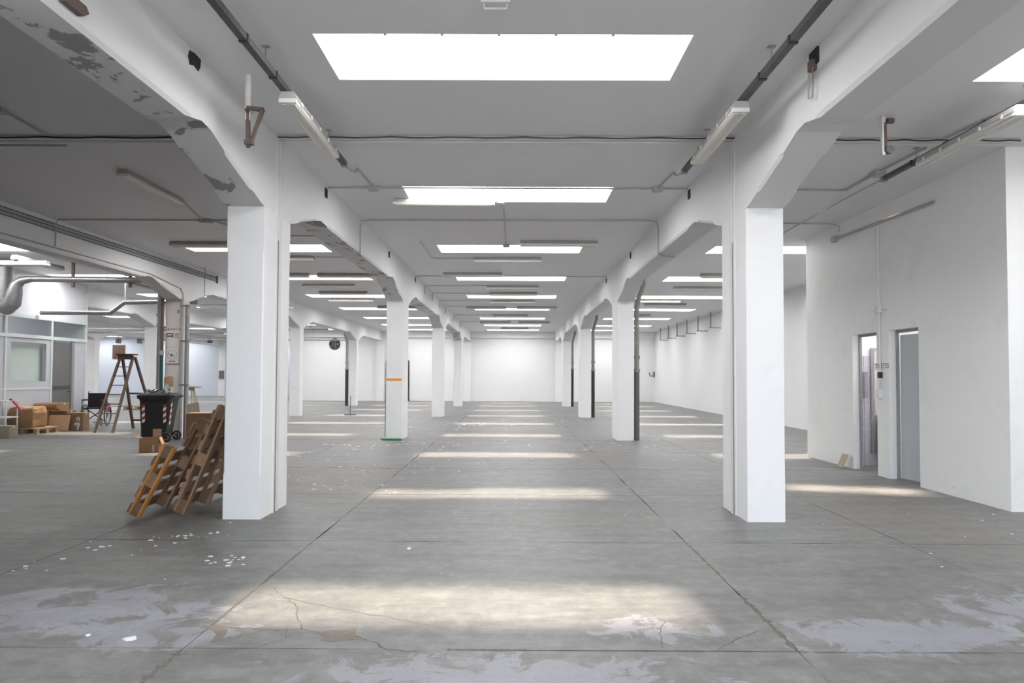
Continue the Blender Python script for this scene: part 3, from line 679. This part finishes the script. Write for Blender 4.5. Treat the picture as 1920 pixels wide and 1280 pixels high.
t = thing('toilet_sign', 'strip sign with black letters between the two toilet doorways', 'sign', (BX, 10.08, 1.625))
MB().box(-.004, -.001, -.19, .19, -.055, .055).build('plate', M_PAPER, t)
text('TOILETTES', .1, M_INK, t, Matrix.Translation((-.0048, 0, 0))@FACE_NX, wide=.80)
m = MB().obox((0, 0, .115), (.02, .17, .235), (0, .42, 0)); b = m.build('loose_board', M_WOODRAW, None, False, (5.29, 11.05, .005), (0, 0, .0))
tag(b, 'small wooden board leaning on the toilet block by the farther doorway', 'board')

# ------------------------------------------------------------------ glazed office
OX = -12.3
of = thing('glazed_office', 'pale partitioned office with panes and a grey door, at the left picture edge', 'office', (OX, 19.55, 0))
def op(nm, y0, y1, z0, z1, mat, dx0=-.05, dx1=0.): return MB().box(dx0, dx1, y0-19.55, y1-19.55, z0, z1).build(nm, mat, of)
for y in (12.0, 16.4, 18.04, 19.48): op('mullion', y, y+.07, 0, H, M_FRAMEALU, -.06, .02)
op('rail', 12.0, 19.55, 2.86, 2.96, M_FRAMEALU, -.055, .03); op('rail', 12.0, 19.55, 2.36, 2.45, M_FRAMEALU, -.055, .03); op('rail', 12.0, 19.55, 3.97, H, M_FRAMEALU, -.055, .015)
op('rail', 12.0, 18.04, 1.06, 1.11, M_FRAMEALU, -.055, .012)
op('upper_panel', 12.07, 16.4, 2.96, 3.97, M_OFFICEUP); op('upper_panel', 16.47, 18.04, 2.96, 3.97, M_OFFICEUP); op('upper_panel', 18.11, 19.48, 2.96, 3.97, M_OFFICEUP)
op('pane', 12.07, 16.4, 2.45, 2.86, M_GLASS, -.03, -.02); op('pane', 16.47, 18.04, 2.45, 2.86, M_GLASS, -.03, -.02); op('pane', 18.11, 19.48, 2.45, 2.86, M_GLASS, -.03, -.02)
op('lower_panel', 12.07, 16.4, 0, 1.06, M_OFFICE); op('lower_panel', 16.47, 18.04, 0, 1.06, M_OFFICE); op('side_panel', 12.07, 16.4, 1.11, 2.36, M_OFFICE); op('side_panel', 19.02, 19.48, 0, 2.36, M_OFFICE)
op('pane', 16.47, 18.04, 1.11, 2.36, M_GLASS, -.03, -.02)
wf = op('window_surround', 16.47, 16.62, 1.11, 2.36, M_OFFICE, -.05, .0); op('window_surround', 17.88, 18.04, 1.11, 2.36, M_OFFICE, -.05, 0); op('window_surround', 16.62, 17.88, 1.11, 1.26, M_OFFICE, -.05, 0); op('window_surround', 16.62, 17.88, 2.25, 2.36, M_OFFICE, -.05, 0)
bd = op('bright_backing', 16.3, 18.0, 1.15, 2.33, M_BACKING, -.2, -.18)  # added pale panel standing in for the brightness seen through the pane
dl = op('door', 18.14, 18.92, .01, 2.30, M_DOORGREY, -.05, -.012)
MB().box(-.012, -.004, 18.18-19.55, 18.88-19.55, 1.04, 1.14).build('door_rail', M_DARKMETAL, dl); MB().tube([(.02, 18.86-19.55, .98), (.02, 18.76-19.55, .98)], .014, 8).build('door_handle', M_BLACK, dl)
op('door_jamb', 18.92, 19.02, 0, 2.36, M_INKGREY, -.05, .015)
MB().box(-4.5, -.06, -.06, 0, 0, 3.1).build('end_wall', M_OFFICE, of); MB().box(-4.5, -.06, 12.0-19.55, 12.07-19.55, 0, 3.1).build('end_wall', M_OFFICE, of); MB().box(-4.56, -4.5, 12.0-19.55, 0, 0, 3.1).build('rear_wall', M_GREYWALL, of)
MB().box(-.5, -.06, -.05, 0, 3.1, H).build('corner_panel', M_OFFICEUP, of)
MB().bar((.02, -.05, 3.75), (.4, -.05, 3.97), .05, .03, (0,1,0)).build('brace', M_FRAMEALU, of)

# ------------------------------------------------------------------ ducts and pipes of the left aisle
t = thing('galvanised_duct', 'fat galvanised duct elbow with a long pipe running to the poster column', 'duct', (-10.72, 14.9, 0))
MB().tube([(-.75, .3, H), (-.75, .3, 3.25), (-.72, .25, 3.02), (-.5, .1, 2.93), (-.3, 0, 3.02), (-.26, 0, 3.25), (-.22, 0, 3.42), (-.1, 0, 3.51), (.1, 0, 3.54)], [.2, .2, .19, .18, .17, .15, .12, .09, .07], 14).build('elbow', M_GALV, t, True)
MB().tube([(.05, 0, 3.54), (1.2, 0, 3.53), (2.68, 0, 3.52)], .065, 12).build('pipe', M_GALV, t, True)
for x in (1.02, 2.28): MB().box(x-.03, x+.03, -.02, .02, 3.36, H).build('hanger', M_RUST, t)
t = thing('service_pipe', 'grey pipe with a slanted jog between glazed office and poster column', 'pipe', (-9.1, 17.5, 3.3))
MB().tube([(-3.1, 0, -.27), (-1.3, 0, -.27), (-.95, 0, .0), (0, 0, .02), (.95, 0, .02)], .055, 10).build('pipe', M_GALV, t, True)
MB().tube([(-.95, 0, .02), (-1.0, .1, .45), (-1.0, .1, H-3.3)], .02, 8).build('cable', M_GREYPIPE, t, True)
t = thing('riser_pipes', 'grey riser pipe standing left of the poster column', 'pipe', (-8.30, 15.9, 0))
MB().tube([(0, 0, 0), (0, 0, H)], .055, 12).build('pipe', M_GALV, t, True)
for z in (2.6, 2.85): MB().tube([(0, 0, z-.03), (0, 0, z+.03)], .072, 12).build('collar', M_GALV, t, True)
MB().tube([(0, 0, 2.55), (.25, -.2, 2.55)], .02, 8).build('branch', M_GALV, t)
t = thing('riser_pipes', 'slim riser on the left edge of the poster column, teal lower half', 'pipe', (-8.05, 15.54, 0))
MB().tube([(0, 0, 0), (0, 0, 1.95)], .038, 10).build('lower_pipe', M_TEALPIPE, t, True); MB().tube([(0, 0, 1.95), (0, 0, H)], .034, 10).build('upper_pipe', M_RUST, t, True); MB().tube([(0, 0, 1.9), (0, 0, 2.0)], .05, 10).build('collar', M_GREYPIPE, t, True)
t = thing('riser_pipes', 'two grey risers close together on the right side of the poster column', 'pipe', (-7.58, 15.52, 0))
MB().tube([(0, 0, 0), (0, 0, 3.2)], .03, 10).build('pipe', M_GREYPIPE, t, True); MB().tube([(.10, .03, 0), (.10, .03, 3.05)], .05, 10).build('pipe', M_GALV, t, True)
for z in (1.2, 2.2, 3.0): MB().box(-.04, .16, -.03, .05, z, z+.04).build('clamp', M_GALV, t)
t = thing('service_pipe', 'pale pipe run from the poster column towards the nearest left column', 'pipe', (-7.5, 16.2, 3.04))
MB().tube([(0, 0, 0), (2.2, .1, .0)], .03, 8).build('pipe', M_WHITEMETAL, t, True); MB().tube([(0, 0, .09), (2.2, .1, .09)], .014, 8).build('pipe', M_GREYPIPE, t, True); MB().tube([(.1, 0, .09), (.1, 0, H-3.04)], .01, 6).build('hanger', M_GALV, t)
for n, (x0, x1, y, z) in enumerate([(-20, -13.3, 27, 3.3), (-20, -13.3, 31, 3.4), (-12.7, -8.1, 29, 3.45), (-20, -9, 36, 3.35)]):
    t = thing('service_pipe', '%s distant grey pipe run hung under the ceiling beyond the stepladder, counted from the camera' % ORD[n], 'pipe', (x0, y+.6, z))
    MB().tube([(0, 0, 0), (x1-x0, 0, 0)], .035, 8).build('pipe', M_GREYPIPE, t, True)
    for k in range(3): MB().tube([((x1-x0)*(k+.5)/3, 0, 0), ((x1-x0)*(k+.5)/3, 0, H-z)], .008, 6).build('hanger', M_GALV, t)

# ------------------------------------------------------------------ posters on the cream column
PY = COLY[1]; px = lambda v: v
t = thing('battery_poster', 'upper white poster with bold dark lettering on the cream column', 'poster', (-7.815, PY, 2.325))
MB().box(-.165, .165, -.008, 0, -.225, .225).build('sheet', M_PAPERWARM, t)
text('VARTA', .092, M_INK, t, Matrix.Translation((.03, -.009, .165))@FACE_Y, wide=1.0)
MB().ring((-.125, -.009, .165), .024, .006, 'Y', 14, 5).build('emblem', M_INKGREY, t)
m = MB()
for (a, b, c, d) in ((-.15, .0, .055, .075), (-.15, -.13, -.03, .06), (-.12, -.01, -.01, .02), (-.03, .0, -.02, .05)): m.box(a, b, -.0095, -.008, c, d)
m.build('picture_left', M_INK, t)['kind'] = 'stuff'; m = MB()
for (a, b, c, d) in ((.01, .15, .05, .07), (.02, .13, .0, .02), (.0, .15, -.035, -.02), (.05, .1, .025, .045)): m.box(a, b, -.0095, -.008, c, d)
m.build('picture_right', M_INKGREY, t)['kind'] = 'stuff'
t = thing('wall_clock', 'square white clock-like plate below the lettered poster', 'clock', (-7.815, PY, 1.875))
MB().box(-.135, .135, -.03, 0, -.165, .165).build('case', M_PAPERWARM, t)
m = MB()
for k in range(12):
    a = k*math.pi/6; m.obox((.105*math.sin(a), -.031, .03+.105*math.cos(a)), (.012, .002, .022), (0, a, 0))
m.build('hour_marks', M_INK, t)['kind'] = 'stuff'
MB().bar((-.01, -.033, .02), (-.09, -.033, .055), .003, .012).build('hand', M_INK, t); MB().bar((-.01, -.033, .05), (.045, -.033, -.015), .003, .014).build('hand', M_INK, t); MB().bar((-.01, -.033, .05), (-.03, -.033, -.02), .003, .02).build('hand', M_INK, t)
MB().box(-.075, .075, -.032, -.03, -.125, -.105).build('caption', M_INK, t)
t = thing('paper_notice', 'white sheet with a small dark printed mark low on the cream column', 'notice', (-7.90, PY, 1.08))
MB().box(-.19, .12, -.005, 0, -.14, .10).build('sheet', M_PAPER, t); m = MB()
for k, (a, b, c, d) in enumerate(((-.03, .06, .06, .075), (-.02, .05, .03, .05), (0, .04, .0, .02), (-.005, .03, -.05, -.02))): m.box(a, b, -.006, -.005, c, d)
m.build('print', M_INK, t)['kind'] = 'stuff'
m = MB(); m.loft([[(-8.0, y, 1.16), (-7.97, y, 1.27), (-7.90, y, 1.24), (-7.88, y, 1.18), (-7.79, y, 1.18), (-7.80, y, 1.40), (-7.86, y, 1.42), (-8.0, y, 1.385)] for y in (PY-.012, PY-.006)])
tag(m.build('paper_notice', M_CARDPALE), 'torn brown cardboard piece above the white sheet on the cream column', 'cardboard')
tag(MB().box(-7.74, -7.68, PY-.006, PY, 2.86, 2.94).build('number_plate', M_INKGREY), 'small grey plate at the top of the cream column', 'plate')

# ------------------------------------------------------------------ wheelie bin
bn = thing('wheelie_bin', 'black two-wheeled rubbish bin with red and white reflective strips', 'bin', (-7.80, 15.0, 0), .10)
def rr(hx, hy, z, cx=0, c=.04): return [(cx-hx+c,-hy,z),(cx+hx-c,-hy,z),(cx+hx,-hy+c,z),(cx+hx,hy-c,z),(cx+hx-c,hy,z),(cx-hx+c,hy,z),(cx-hx,hy-c,z),(cx-hx,-hy+c,z)]
MB().loft([rr(.25, .21, .06, -.05), rr(.27, .225, .3, -.03), rr(.315, .27, .88, 0), rr(.33, .28, .93, 0), rr(.33, .28, .95, 0)]).build('body', M_BLACK, bn)
MB().loft([rr(.355, .30, .93), rr(.36, .305, .96), rr(.36, .305, .985)]).build('rim', M_BLACK, bn)
MB().loft([rr(.36, .30, .985), rr(.37, .31, 1.0), rr(.33, .27, 1.04), rr(.2, .2, 1.055)]).build('lid', M_BLACK, bn)
MB().tube([(.40, -.24, .99), (.40, .24, .99)], .018, 8).build('handle', M_BLACK, bn, True); MB().box(.362, .41, -.26, -.22, .96, .999).build('handle_bracket', M_BLACK, bn); MB().box(.362, .41, .22, .26, .96, .999).build('handle_bracket', M_BLACK, bn)
MB().tube([(.27, -.28, .1), (.27, .28, .1)], .012, 8).build('axle', M_DARKMETAL, bn)
for s in (-1, 1):
    wl = MB().ring((.27, s*.285, .105), .085, .022, 'Y', 22, 8).build('wheel', M_BLACK, bn, True)
    m = MB().tube([(.27, s*.26, .105), (.27, s*.31, .105)], .03, 12)
    for k in range(5): a = k*2*math.pi/5; m.bar((.27, s*.285, .105), (.27+.085*math.cos(a), s*.285, .105+.085*math.sin(a)), .025, .02)
    m.build('wheel_hub', M_BLACK, wl)['kind'] = 'stuff'
def strip(cx, w0, zs, yy):
    for k in range(6):
        z = zs+k*.065; m = MB(); e = .225+.045*(z-.3)/.58+.0035
        yb = -e if yy is None else yy
        m.add([(cx-w0, yb-.002, z), (cx+w0, yb-.002, z+.04), (cx+w0, yb-.006, z+.10), (cx-w0, yb-.006, z+.06)], [(0,1,2,3)])
        m.build('reflective_strip', M_RED if k % 2 else M_PAPER, bn)
strip(-.225, .03, .40, None); strip(.215, .03, .40, None)
for k in range(7):
    z = .36+k*.065; x = .282+.045*(z-.3)/.58
    MB().add([(x+.004, -.2, z), (x+.004, -.12, z+.04), (x+.008, -.12, z+.10), (x+.008, -.2, z+.06)], [(0,1,2,3)]).build('reflective_strip', M_RED if k % 2 else M_PAPER, bn)
m = MB(); random.seed(3); secs = []
for f_ in range(9):
    x = -.28+.05*f_; sq = .15*math.sin(math.pi*(f_+.6)/9.2)+.02
    secs.append([(x+random.uniform(-.015, .015), -.06+sq*c_+random.uniform(-.015, .015), 1.062+max(0, d_)*(.03+.05*random.random())) for c_, d_ in ((-1, 0), (-.8, .5), (-.3, 1), (.1, .5), (.5, 1), (.9, .4), (1, 0), (.3, 0), (-.4, 0))])
m.loft(secs)
tag(m.build('plastic_bag', plain('shiny_black_film', (.05, .05, .055), .18, 0, .3, 20, .2), None, False, (-7.80, 15.0, 0), (0, 0, .1)), 'crumpled dark plastic bag lying on the lid of the black bin', 'bag')

# ------------------------------------------------------------------ boxes
def openbox(label, loc, rz, sx, sy, sz, mat, flap, name='cardboard_box'):
    t = thing(name, label, 'box', loc, rz); th = .006
    m = MB(); a, b = sx/2, sy/2
    q = lambda e, z: [(-a+e,-b+e,z),(a-e,-b+e,z),(a-e,b-e,z),(-a+e,b-e,z)]
    m.loft([q(0, 0), q(0, sz), q(th, sz), q(th, th)])
    m.build('carton', mat, t)
    for (ax, ang) in flap:
        L = min(sx, sy)*.48
        if ax == '-y': MB().obox((0, -b-L/2*math.cos(ang), sz+L/2*math.sin(ang)), (sx, L, th), (-ang, 0, 0)).build('flap', mat, t)
        if ax == '+y': MB().obox((0, b+L/2*math.cos(ang), sz+L/2*math.sin(ang)), (sx, L, th), (ang, 0, 0)).build('flap', mat, t)
        if ax == '-x': MB().obox((-a-L/2*math.cos(ang), 0, sz+L/2*math.sin(ang)), (L, sy, th), (0, ang, 0)).build('flap', mat, t)
        if ax == '+x': MB().obox((a+L/2*math.cos(ang), 0, sz+L/2*math.sin(ang)), (L, sy, th), (0, -ang, 0)).build('flap', mat, t)
    return t
def shutbox(label, loc, rz, sx, sy, sz, mat, tilt=(0, 0)):
    t = thing('cardboard_box', label, 'box', loc, rz); t.rotation_euler = (tilt[0], tilt[1], rz)
    a, b = sx/2, sy/2; c = .006
    MB().loft([[(-a+e,-b+e,z),(a-e,-b+e,z),(a-e,b-e,z),(-a+e,b-e,z)] for z, e in ((0, c), (c, 0), (sz-c, 0), (sz, c))]).build('carton', mat, t)
    MB().box(-a-.001, a+.001, -.025, .025, sz-.05, sz+.0015).build('tape', M_TAPE, t); return t
ob = b = openbox('open brown carton with one raised flap, on the floor before the black bin', (-6.83, 12.85, 0), .30, .33, .27, .27, M_CARD, [('-x', .15), ('+x', -1.2), ('-y', -1.45)])
MB().box(.01, .155, .128, .134, .272, .42).build('flap', M_CARDPALE, ob); MB().box(.05, .09, -.142, -.136, .01, .15).build('tape', M_TAPE, b)
b = shutbox('upright brown carton with white printed marks, left of the wheelchair', (-11.32, 17.75, 0), .1, .37, .3, .46, M_CARD2)
m = MB()
for (a, c, e, f) in ((.02,.10,.33,.345),(.02,.035,.25,.33),(.05,.065,.27,.34),(.08,.10,.25,.33),(-.02,.10,.19,.205),(0,.02,.13,.19),(.04,.06,.02,.22),(.07,.10,.10,.2),(-.03,-.01,.14,.2),(.045,.075,.02,.09)): m.box(a, c, -.152, -.1505, e, f)
m.build('print', M_PAPER, b)['kind'] = 'stuff'
shutbox('big plain brown carton against the grey office door', (-11.97, 18.0, 0), .05, .58, .42, .50, M_CARD2)
shutbox('tilted brown carton on top of the big one, by the office door', (-12.03, 18.0, .502), -.12, .36, .3, .20, M_CARD, (0, .0))
b = tag(MB().obox((0, 0, .205), (.50, .025, .40), (-.22, 0, .06)).build('cardboard_sheet', M_CARDPALE, None, False, (-11.63, 17.45, .005)), 'pale flat cardboard sheet leaning on the big brown carton', 'cardboard')
shutbox('grey-brown carton on the floor at the left picture edge', (-11.75, 15.6, 0), .05, .62, .3, .27, M_CARDGREY)
# low pallet with a big kraft bag
def flat_pallet(label, loc, rz, mat):
    t = thing('wooden_pallet', label, 'pallet', loc, rz)
    for k in range(5): MB().box(-.5, .5, -.4+k*.175, -.3+k*.175, .12, .142).build('deck_board', mat, t)
    for k in (-1, 0, 1): MB().box(k*.43-.05, k*.43+.05, -.4, .4, .1, .12).build('stringer', mat, t)
    for i in (-1, 0, 1):
        for j in (-1, 0, 1): MB().box(i*.43-.06, i*.43+.06, j*.34-.05, j*.34+.05, .02, .1).build('block', mat, t)
    for j in (-1, 0, 1): MB().box(-.5, .5, j*.34-.05, j*.34+.05, 0, .02).build('bottom_board', mat, t)
    return t
M_PWOOD = plain('pale_pallet_wood', (.34, .25, .16), .8, 0, .3, 14, .2)
fp = flat_pallet('small pale pallet on the floor under the kraft paper bag', (-11.87, 16.85, 0), .0, M_PWOOD)
fp.scale = (.74, 1, 1)
m = MB(); random.seed(11)
secs = []
for z, s in ((0, .9), (.05, 1.0), (.2, 1.03), (.36, .99), (.46, .95), (.5, .88)):
    secs.append([((.29*s*c+random.uniform(-.02,.02)), (.27*s*d+random.uniform(-.02,.02)), z+random.uniform(-.012,.012)*(z > 0)) for c, d in ((-1,-1),(-.3,-1.03),(.4,-1.0),(1,-1),(1.03,0),(1,1),(.2,1),(-.5,1),(-1,1),(-1.03,.1))])
m.loft(secs)
tag(m.build('kraft_bag', M_KRAFT, None, False, (-11.97, 16.8, .144), (0, 0, .05)), 'big creased kraft paper bag standing on the small pallet', 'bag')
t = thing('paper_roll', 'open rolled brown paper sheet lying behind the kraft bag', 'paper', (-12.0, 17.52, 0))
MB().tube([(-.26, -.04, .62), (.30, .0, .64)], .09, 14).build('roll', M_KRAFT, t, True); MB().box(-.25, .0, -.15, .08, 0, .53).build('carton_under_roll', M_CARD2, t)
# white trolley with red handle
t = thing('trolley', 'white metal trolley with a red handle at the left picture edge', 'trolley', (-11.92, 16.05, 0))
for z in (.42, .80): MB().box(-.32, .12, -.2, .2, z, z+.03).build('shelf', M_WHITEMETAL, t)
for (x, y) in ((-.30, -.18), (.10, -.18), (.10, .18), (-.30, .18)): MB().tube([(x, y, .06), (x, y, .82)], .015, 8).build('leg', M_WHITEMETAL, t)
for (x, y) in ((.10, -.18), (.10, .18), (-.30, -.18), (-.30, .18)): MB().ring((x, y, .035), .025, .01, 'Y', 12, 6).build('caster', M_BLACK, t, True)
MB().bar((.12, 0, .82), (.32, 0, .60), .05, .03).build('handle', M_RED, t); MB().tube([(.08, -.04, .85), (.12, -.04, .85)], .02, 8).build('handle_grip', M_BLACK, t)
# box stack behind the pallets
shutbox('brown carton standing behind the leaning pallets', (-5.62, 12.5, 0), .25, .62, .42, .76, M_CARD2)
b = tag(MB().obox((0, 0, .42), (.26, .018, .82), (-.25, -.22, .1)).build('loose_board', M_CARDGREY, None, False, (-6.78, 14.5, .03)), 'tall grey-brown fibreboard leaning behind the pallets, right of the black bin', 'board')
tag(MB().prism([(-7.28,14.9),(-6.7,14.8),(-6.45,15.3),(-7.0,15.45),(-7.3,15.3)], 0, .012).build('cardboard_sheet', M_CARDGREY), 'flat cardboard sheet on the floor right of the bin wheels', 'cardboard')
tag(MB().obox((0, 0, .18), (.22, .016, .36), (-.2, -.12, -.1)).build('loose_board', M_WOOD2, None, False, (-6.98, 15.1, .02)), 'short dark board standing on the flat cardboard sheet', 'board')
t = thing('trestle', 'slim wooden trestle with a short plank top, right of the poster column', 'trestle', (-7.95, 17.0, 0))
MB().box(-.14, .14, -.06, .06, 1.13, 1.16).build('plank', M_WOODRAW, t); MB().box(-.14, -.04, -.05, .05, 1.07, 1.13).build('bracket', M_WOOD, t)
for (x0, x1, s) in ((-.09, -.02, -.05), (-.06, .12, -.05), (-.09, .02, .3), (-.06, .1, .3)): MB().bar((x0, s*.2, 1.1), (x1, s, 0), .022, .018).build('leg', M_WOODRAW, t)

# ------------------------------------------------------------------ leaning pallets
def lean_pallet(label, y0, xb, W, L, tilt, mat, edge_mat, wood2, edge_len=None):
    """base edge along +Y from y0; deck on the -X side, skids towards +X; tilt from the floor; edge_len: the near skid is broken off there"""
    t = thing('wooden_pallet', label, 'pallet', (xb, y0, 0)); el = edge_len or L
    ct, st = math.cos(tilt), math.sin(tilt); up_ = Vector((ct, 0, st)); nn = Vector((st, 0, -ct))      # nn points to +X / down
    B0 = Vector((0, 0, .10*ct+.003))
    def P(u, y, n): return B0+up_*u+nn*n+Vector((0, y, 0))
    def slab(u0, u1, ya, yb, n0, n1, nm, mt):
        vs = [P(u, y, n) for n in (n0, n1) for (u, y) in ((u0, ya), (u1, ya), (u1, yb), (u0, yb))]
        MB().add(vs, [(0,3,2,1),(4,5,6,7),(0,1,5,4),(1,2,6,5),(2,3,7,6),(3,0,4,7)]).build(nm, mt, t)
    nb = max(5, int(L/.15)); step = L/nb
    for k in range(nb):
        u = k*step+random.uniform(0, .012); broken = u+.1 > el
        slab(u, u+step*random.uniform(.56, .68), (W*.42 if broken else random.uniform(0, .012)), W-random.uniform(0, .015), -.04, -.018, 'deck_board', mat if k % 3 else wood2)
    for q in range(3):
        ya = q*(W-.075)/2; mt = edge_mat if q == 0 else mat; ll = el if q == 0 else L
        slab(0, ll, ya, ya+.075, -.018, .004, 'stringer', mt if q == 0 else wood2)
        slab(0, ll, ya, ya+.07, .078, .10, 'bottom_board', mt)
        for i in range(3):
            u = i*(ll-.13)/2; slab(u+.002, u+.132, ya+.002, ya+.066, .004, .078, 'block', wood2 if i != 1 else mat)
    return t
random.seed(5)
lean_pallet('brown leaning pallet against the nearest left column, the taller one', 7.08, -3.50, 1.15, 1.18, math.radians(68), M_WOOD, M_WOOD, M_WOOD2)
lean_pallet('outermost leaning pallet with an orange edge board', 6.90, -3.87, 1.15, 1.04, math.radians(63.5), M_WOOD, M_ORANGEWOOD, M_WOOD2, .78)

# ------------------------------------------------------------------ stepladder
sl_ = thing('stepladder', 'dark wooden stepladder standing open before the distant bluish wall', 'ladder', (-10.1, 17.6, 0))
TL, TR = (-.12, .08, 1.93), (.22, .06, 1.93); FLt, FRt = (-.34, -.62, 0), (.11, -.6, 0); RL, RR = (-.18, .85, 0), (.46, .8, 0)
MB().bar(FLt, TL, .075, .04, (0,1,0)).build('front_stile', M_LADDERWORN, sl_); MB().bar(FRt, TR, .075, .04, (0,1,0)).build('front_stile', M_LADDERWORN, sl_)
MB().bar(RL, (-.10, .12, 1.9), .07, .045, (0,1,0)).build('rear_stile', M_LADDER, sl_); MB().bar(RR, (.23, .12, 1.9), .07, .045, (0,1,0)).build('rear_stile', M_LADDER, sl_)
MB().box(-.16, .26, -.08, .2, 1.95, 1.985).build('top_step', M_LADDER, sl_); MB().box(-.14, .24, -.02, .02, 1.84, 1.95).build('top_rail', M_LADDER, sl_)
for k in range(1, 8):
    f = k/8.2; a = Vector(FLt).lerp(Vector(TL), f); b = Vector(FRt).lerp(Vector(TR), f); MB().bar(a, b, .06, .022, (0,1,0)).build('rung', M_LADDER if k > 2 else M_LADDERWORN, sl_)
for f in (.12, .5):
    a = Vector(RL).lerp(Vector((-.10, .12, 1.9)), f); b = Vector(RR).lerp(Vector((.23, .12, 1.9)), f); MB().bar(a, b, .02, .05, (0,1,0)).build('rear_brace', M_LADDER, sl_)
MB().tube([(-.27, -.38, .62), (-.17, .6, .62)], .006, 6).build('stay_cord', M_RUBBER, sl_)

# ------------------------------------------------------------------ wheelchair
wc = thing('wheelchair', 'folding black wheelchair between the stepladder and the office corner', 'wheelchair', (-11.85, 19.3, 0), .25)
MB().box(-.23, .23, .18, .20, .50, .92).build('backrest', M_FABRIC, wc); MB().box(-.23, .23, -.22, .2, .48, .515).build('seat', M_FABRIC, wc)
for s in (-1, 1):
    wl = MB().ring((s*.29, .1, .3), .285, .016, 'X', 30, 8).build('rear_wheel', M_BLACK, wc, True)
    m = MB().tube([(s*.27, .1, .3), (s*.31, .1, .3)], .03, 10)
    for k in range(10): a = k*math.pi/5; m.tube([(s*.29, .1, .3), (s*.29, .1+.28*math.cos(a), .3+.28*math.sin(a))], .003, 4)
    m.build('spokes', M_GALV, wl)['kind'] = 'stuff'; MB().ring((s*.325, .1, .3), .25, .008, 'X', 26, 6).build('push_rim', M_GALV, wl, True)
    MB().ring((s*.25, -.3, .09), .075, .016, 'X', 16, 6).build('caster_wheel', M_RUBBER, wc, True)
    MB().tube([(s*.24, .2, .22), (s*.24, .2, .95), (s*.24, .32, .97)], .012, 8).build('back_post', M_BLACK, wc, True)
    MB().tube([(s*.24, -.3, .1), (s*.24, -.28, .72), (s*.24, .2, .72)], .012, 8).build('side_frame', M_BLACK, wc, True)
    MB().box(s*.24-.03, s*.24+.03, -.24, .1, .72, .75).build('armrest', M_BLACK, wc)
    MB().tube([(s*.2, -.28, .48), (s*.2, -.42, .15), (s*.12, -.48, .12)], .011, 8).build('footrest', M_BLACK, wc, True)
MB().bar((-.22, 0, .14), (.22, 0, .47), .02, .025).build('cross_brace', M_BLACK, wc); MB().bar((.22, .02, .14), (-.22, .02, .47), .02, .025).build('cross_brace', M_BLACK, wc)
flat_pallet('distant pallet lying on the floor behind the stepladder', (-15.6, 28.4, 0), .2, M_PWOOD)
tag(MB().loft([[(.11*s_*math.cos(a)+.01*math.sin(3*a), .1*s_*math.sin(a), z) for a in [q*math.pi/4 for q in range(8)]] for z, s_ in ((0, .8), (.08, 1.1), (.22, 1.), (.34, .6))]).build('cloth_bundle', M_RED, None, True, (-15.85, 26.6, 0)), 'red bundle on the floor behind the stepladder', 'bundle')
# pieces on the bluish wall
t = thing('shuttered_window', 'small rust-brown barred window high on the bluish far wall', 'window', (-27.9, 47.3, 2.55))
MB().box(0, .85, -.06, 0, 0, .95).build('frame', M_RUST, t)
for k in range(6): MB().box(.06+k*.13, .13+k*.13, -.09, -.06, .05, .9).build('slat', M_LADDER, t)
for n, (x, z) in enumerate([(-27.5, 3.68), (-25.9, 3.64), (-24.5, 3.64), (-19.9, 3.68)]):
    t = thing('heater_box', '%s small dark unit from the left, hung before the bluish far wall' % ORD[n], 'heater', (x, 44.5, z))
    MB().box(-.12, .12, -.12, .12, -.15, .15).build('casing', M_RUBBER, t); MB().tube([(0, 0, .15), (0, 0, H-z)], .02, 6).build('hanger', M_GALV, t)
tag(MB().box(-20.35, -20.05, 46.95, 47.1, 1.2, 1.75).build('fuse_box', M_RUBBER), 'grey box on the pale pilaster of the bluish far wall', 'box')

# ------------------------------------------------------------------ scraps on the floor
random.seed(21)
def flake(m, x, y, r, z=.001, th=.003):
    n = random.randint(5, 7); ph = random.random()*6; p = [(x+r*random.uniform(.5, 1.1)*math.cos(ph+k*2*math.pi/n), y+r*random.uniform(.4, 1.)*math.sin(ph+k*2*math.pi/n)) for k in range(n)]
    m.prism(p, 0, th)
m = MB()
for (cx, cy, s, n, r) in ((-2.87, 6.18, .12, 12, .020), (-3.37, 5.87, .16, 8, .026), (-2.2, 5.37, .12, 16, .022), (-3.5, 5.25, .16, 6, .024), (-2.6, 5.9, .5, 7, .010), (-2.3, 9.0, .5, 16, .028), (-2.2, 10.5, .6, 14, .035),
                        (-3.6, 12.3, .6, 10, .035), (-1.6, 20.3, 1.0, 40, .05), (-1.0, 12, 1.6, 30, .022), (-3.2, 14.2, .5, 12, .06), (-1.9, 14.6, .8, 16, .05), (2.0, 14.8, 1.0, 12, .04), (0, 8, 2.3, 30, .010), (4.2, 6.6, 1.0, 16, .018), (-5.2, 9, 1.6, 20, .014), (.3, 22, 1.6, 24, .04), (2.4, 22.5, .6, 10, .05)):
    for k in range(n): flake(m, random.gauss(cx, s), random.gauss(cy, s*.7), r*random.uniform(.4, 1.2))
o = m.build('paint_flakes', M_PAPER); o['kind'] = 'stuff'; tag(o, 'white paint flakes scattered over the concrete floor', 'paint flakes')
for (x, y, r, lab) in ((-2.10, 3.78, .038, 'largest white paper scrap, on the floor at the lower left'), (-2.36, 3.83, .016, 'tiny white scrap left of the largest paper scrap'), (-.88, 5.77, .022, 'single white scrap on the floor right of the nearest left column'), (-5.17, 10.2, .06, 'crumpled white plastic scrap on the floor beyond the pallets')):
    m = MB(); flake(m, x, y, r, 0, .008 if r < .05 else .04); tag(m.build('paper_scrap', M_PAPER), lab, 'scrap')
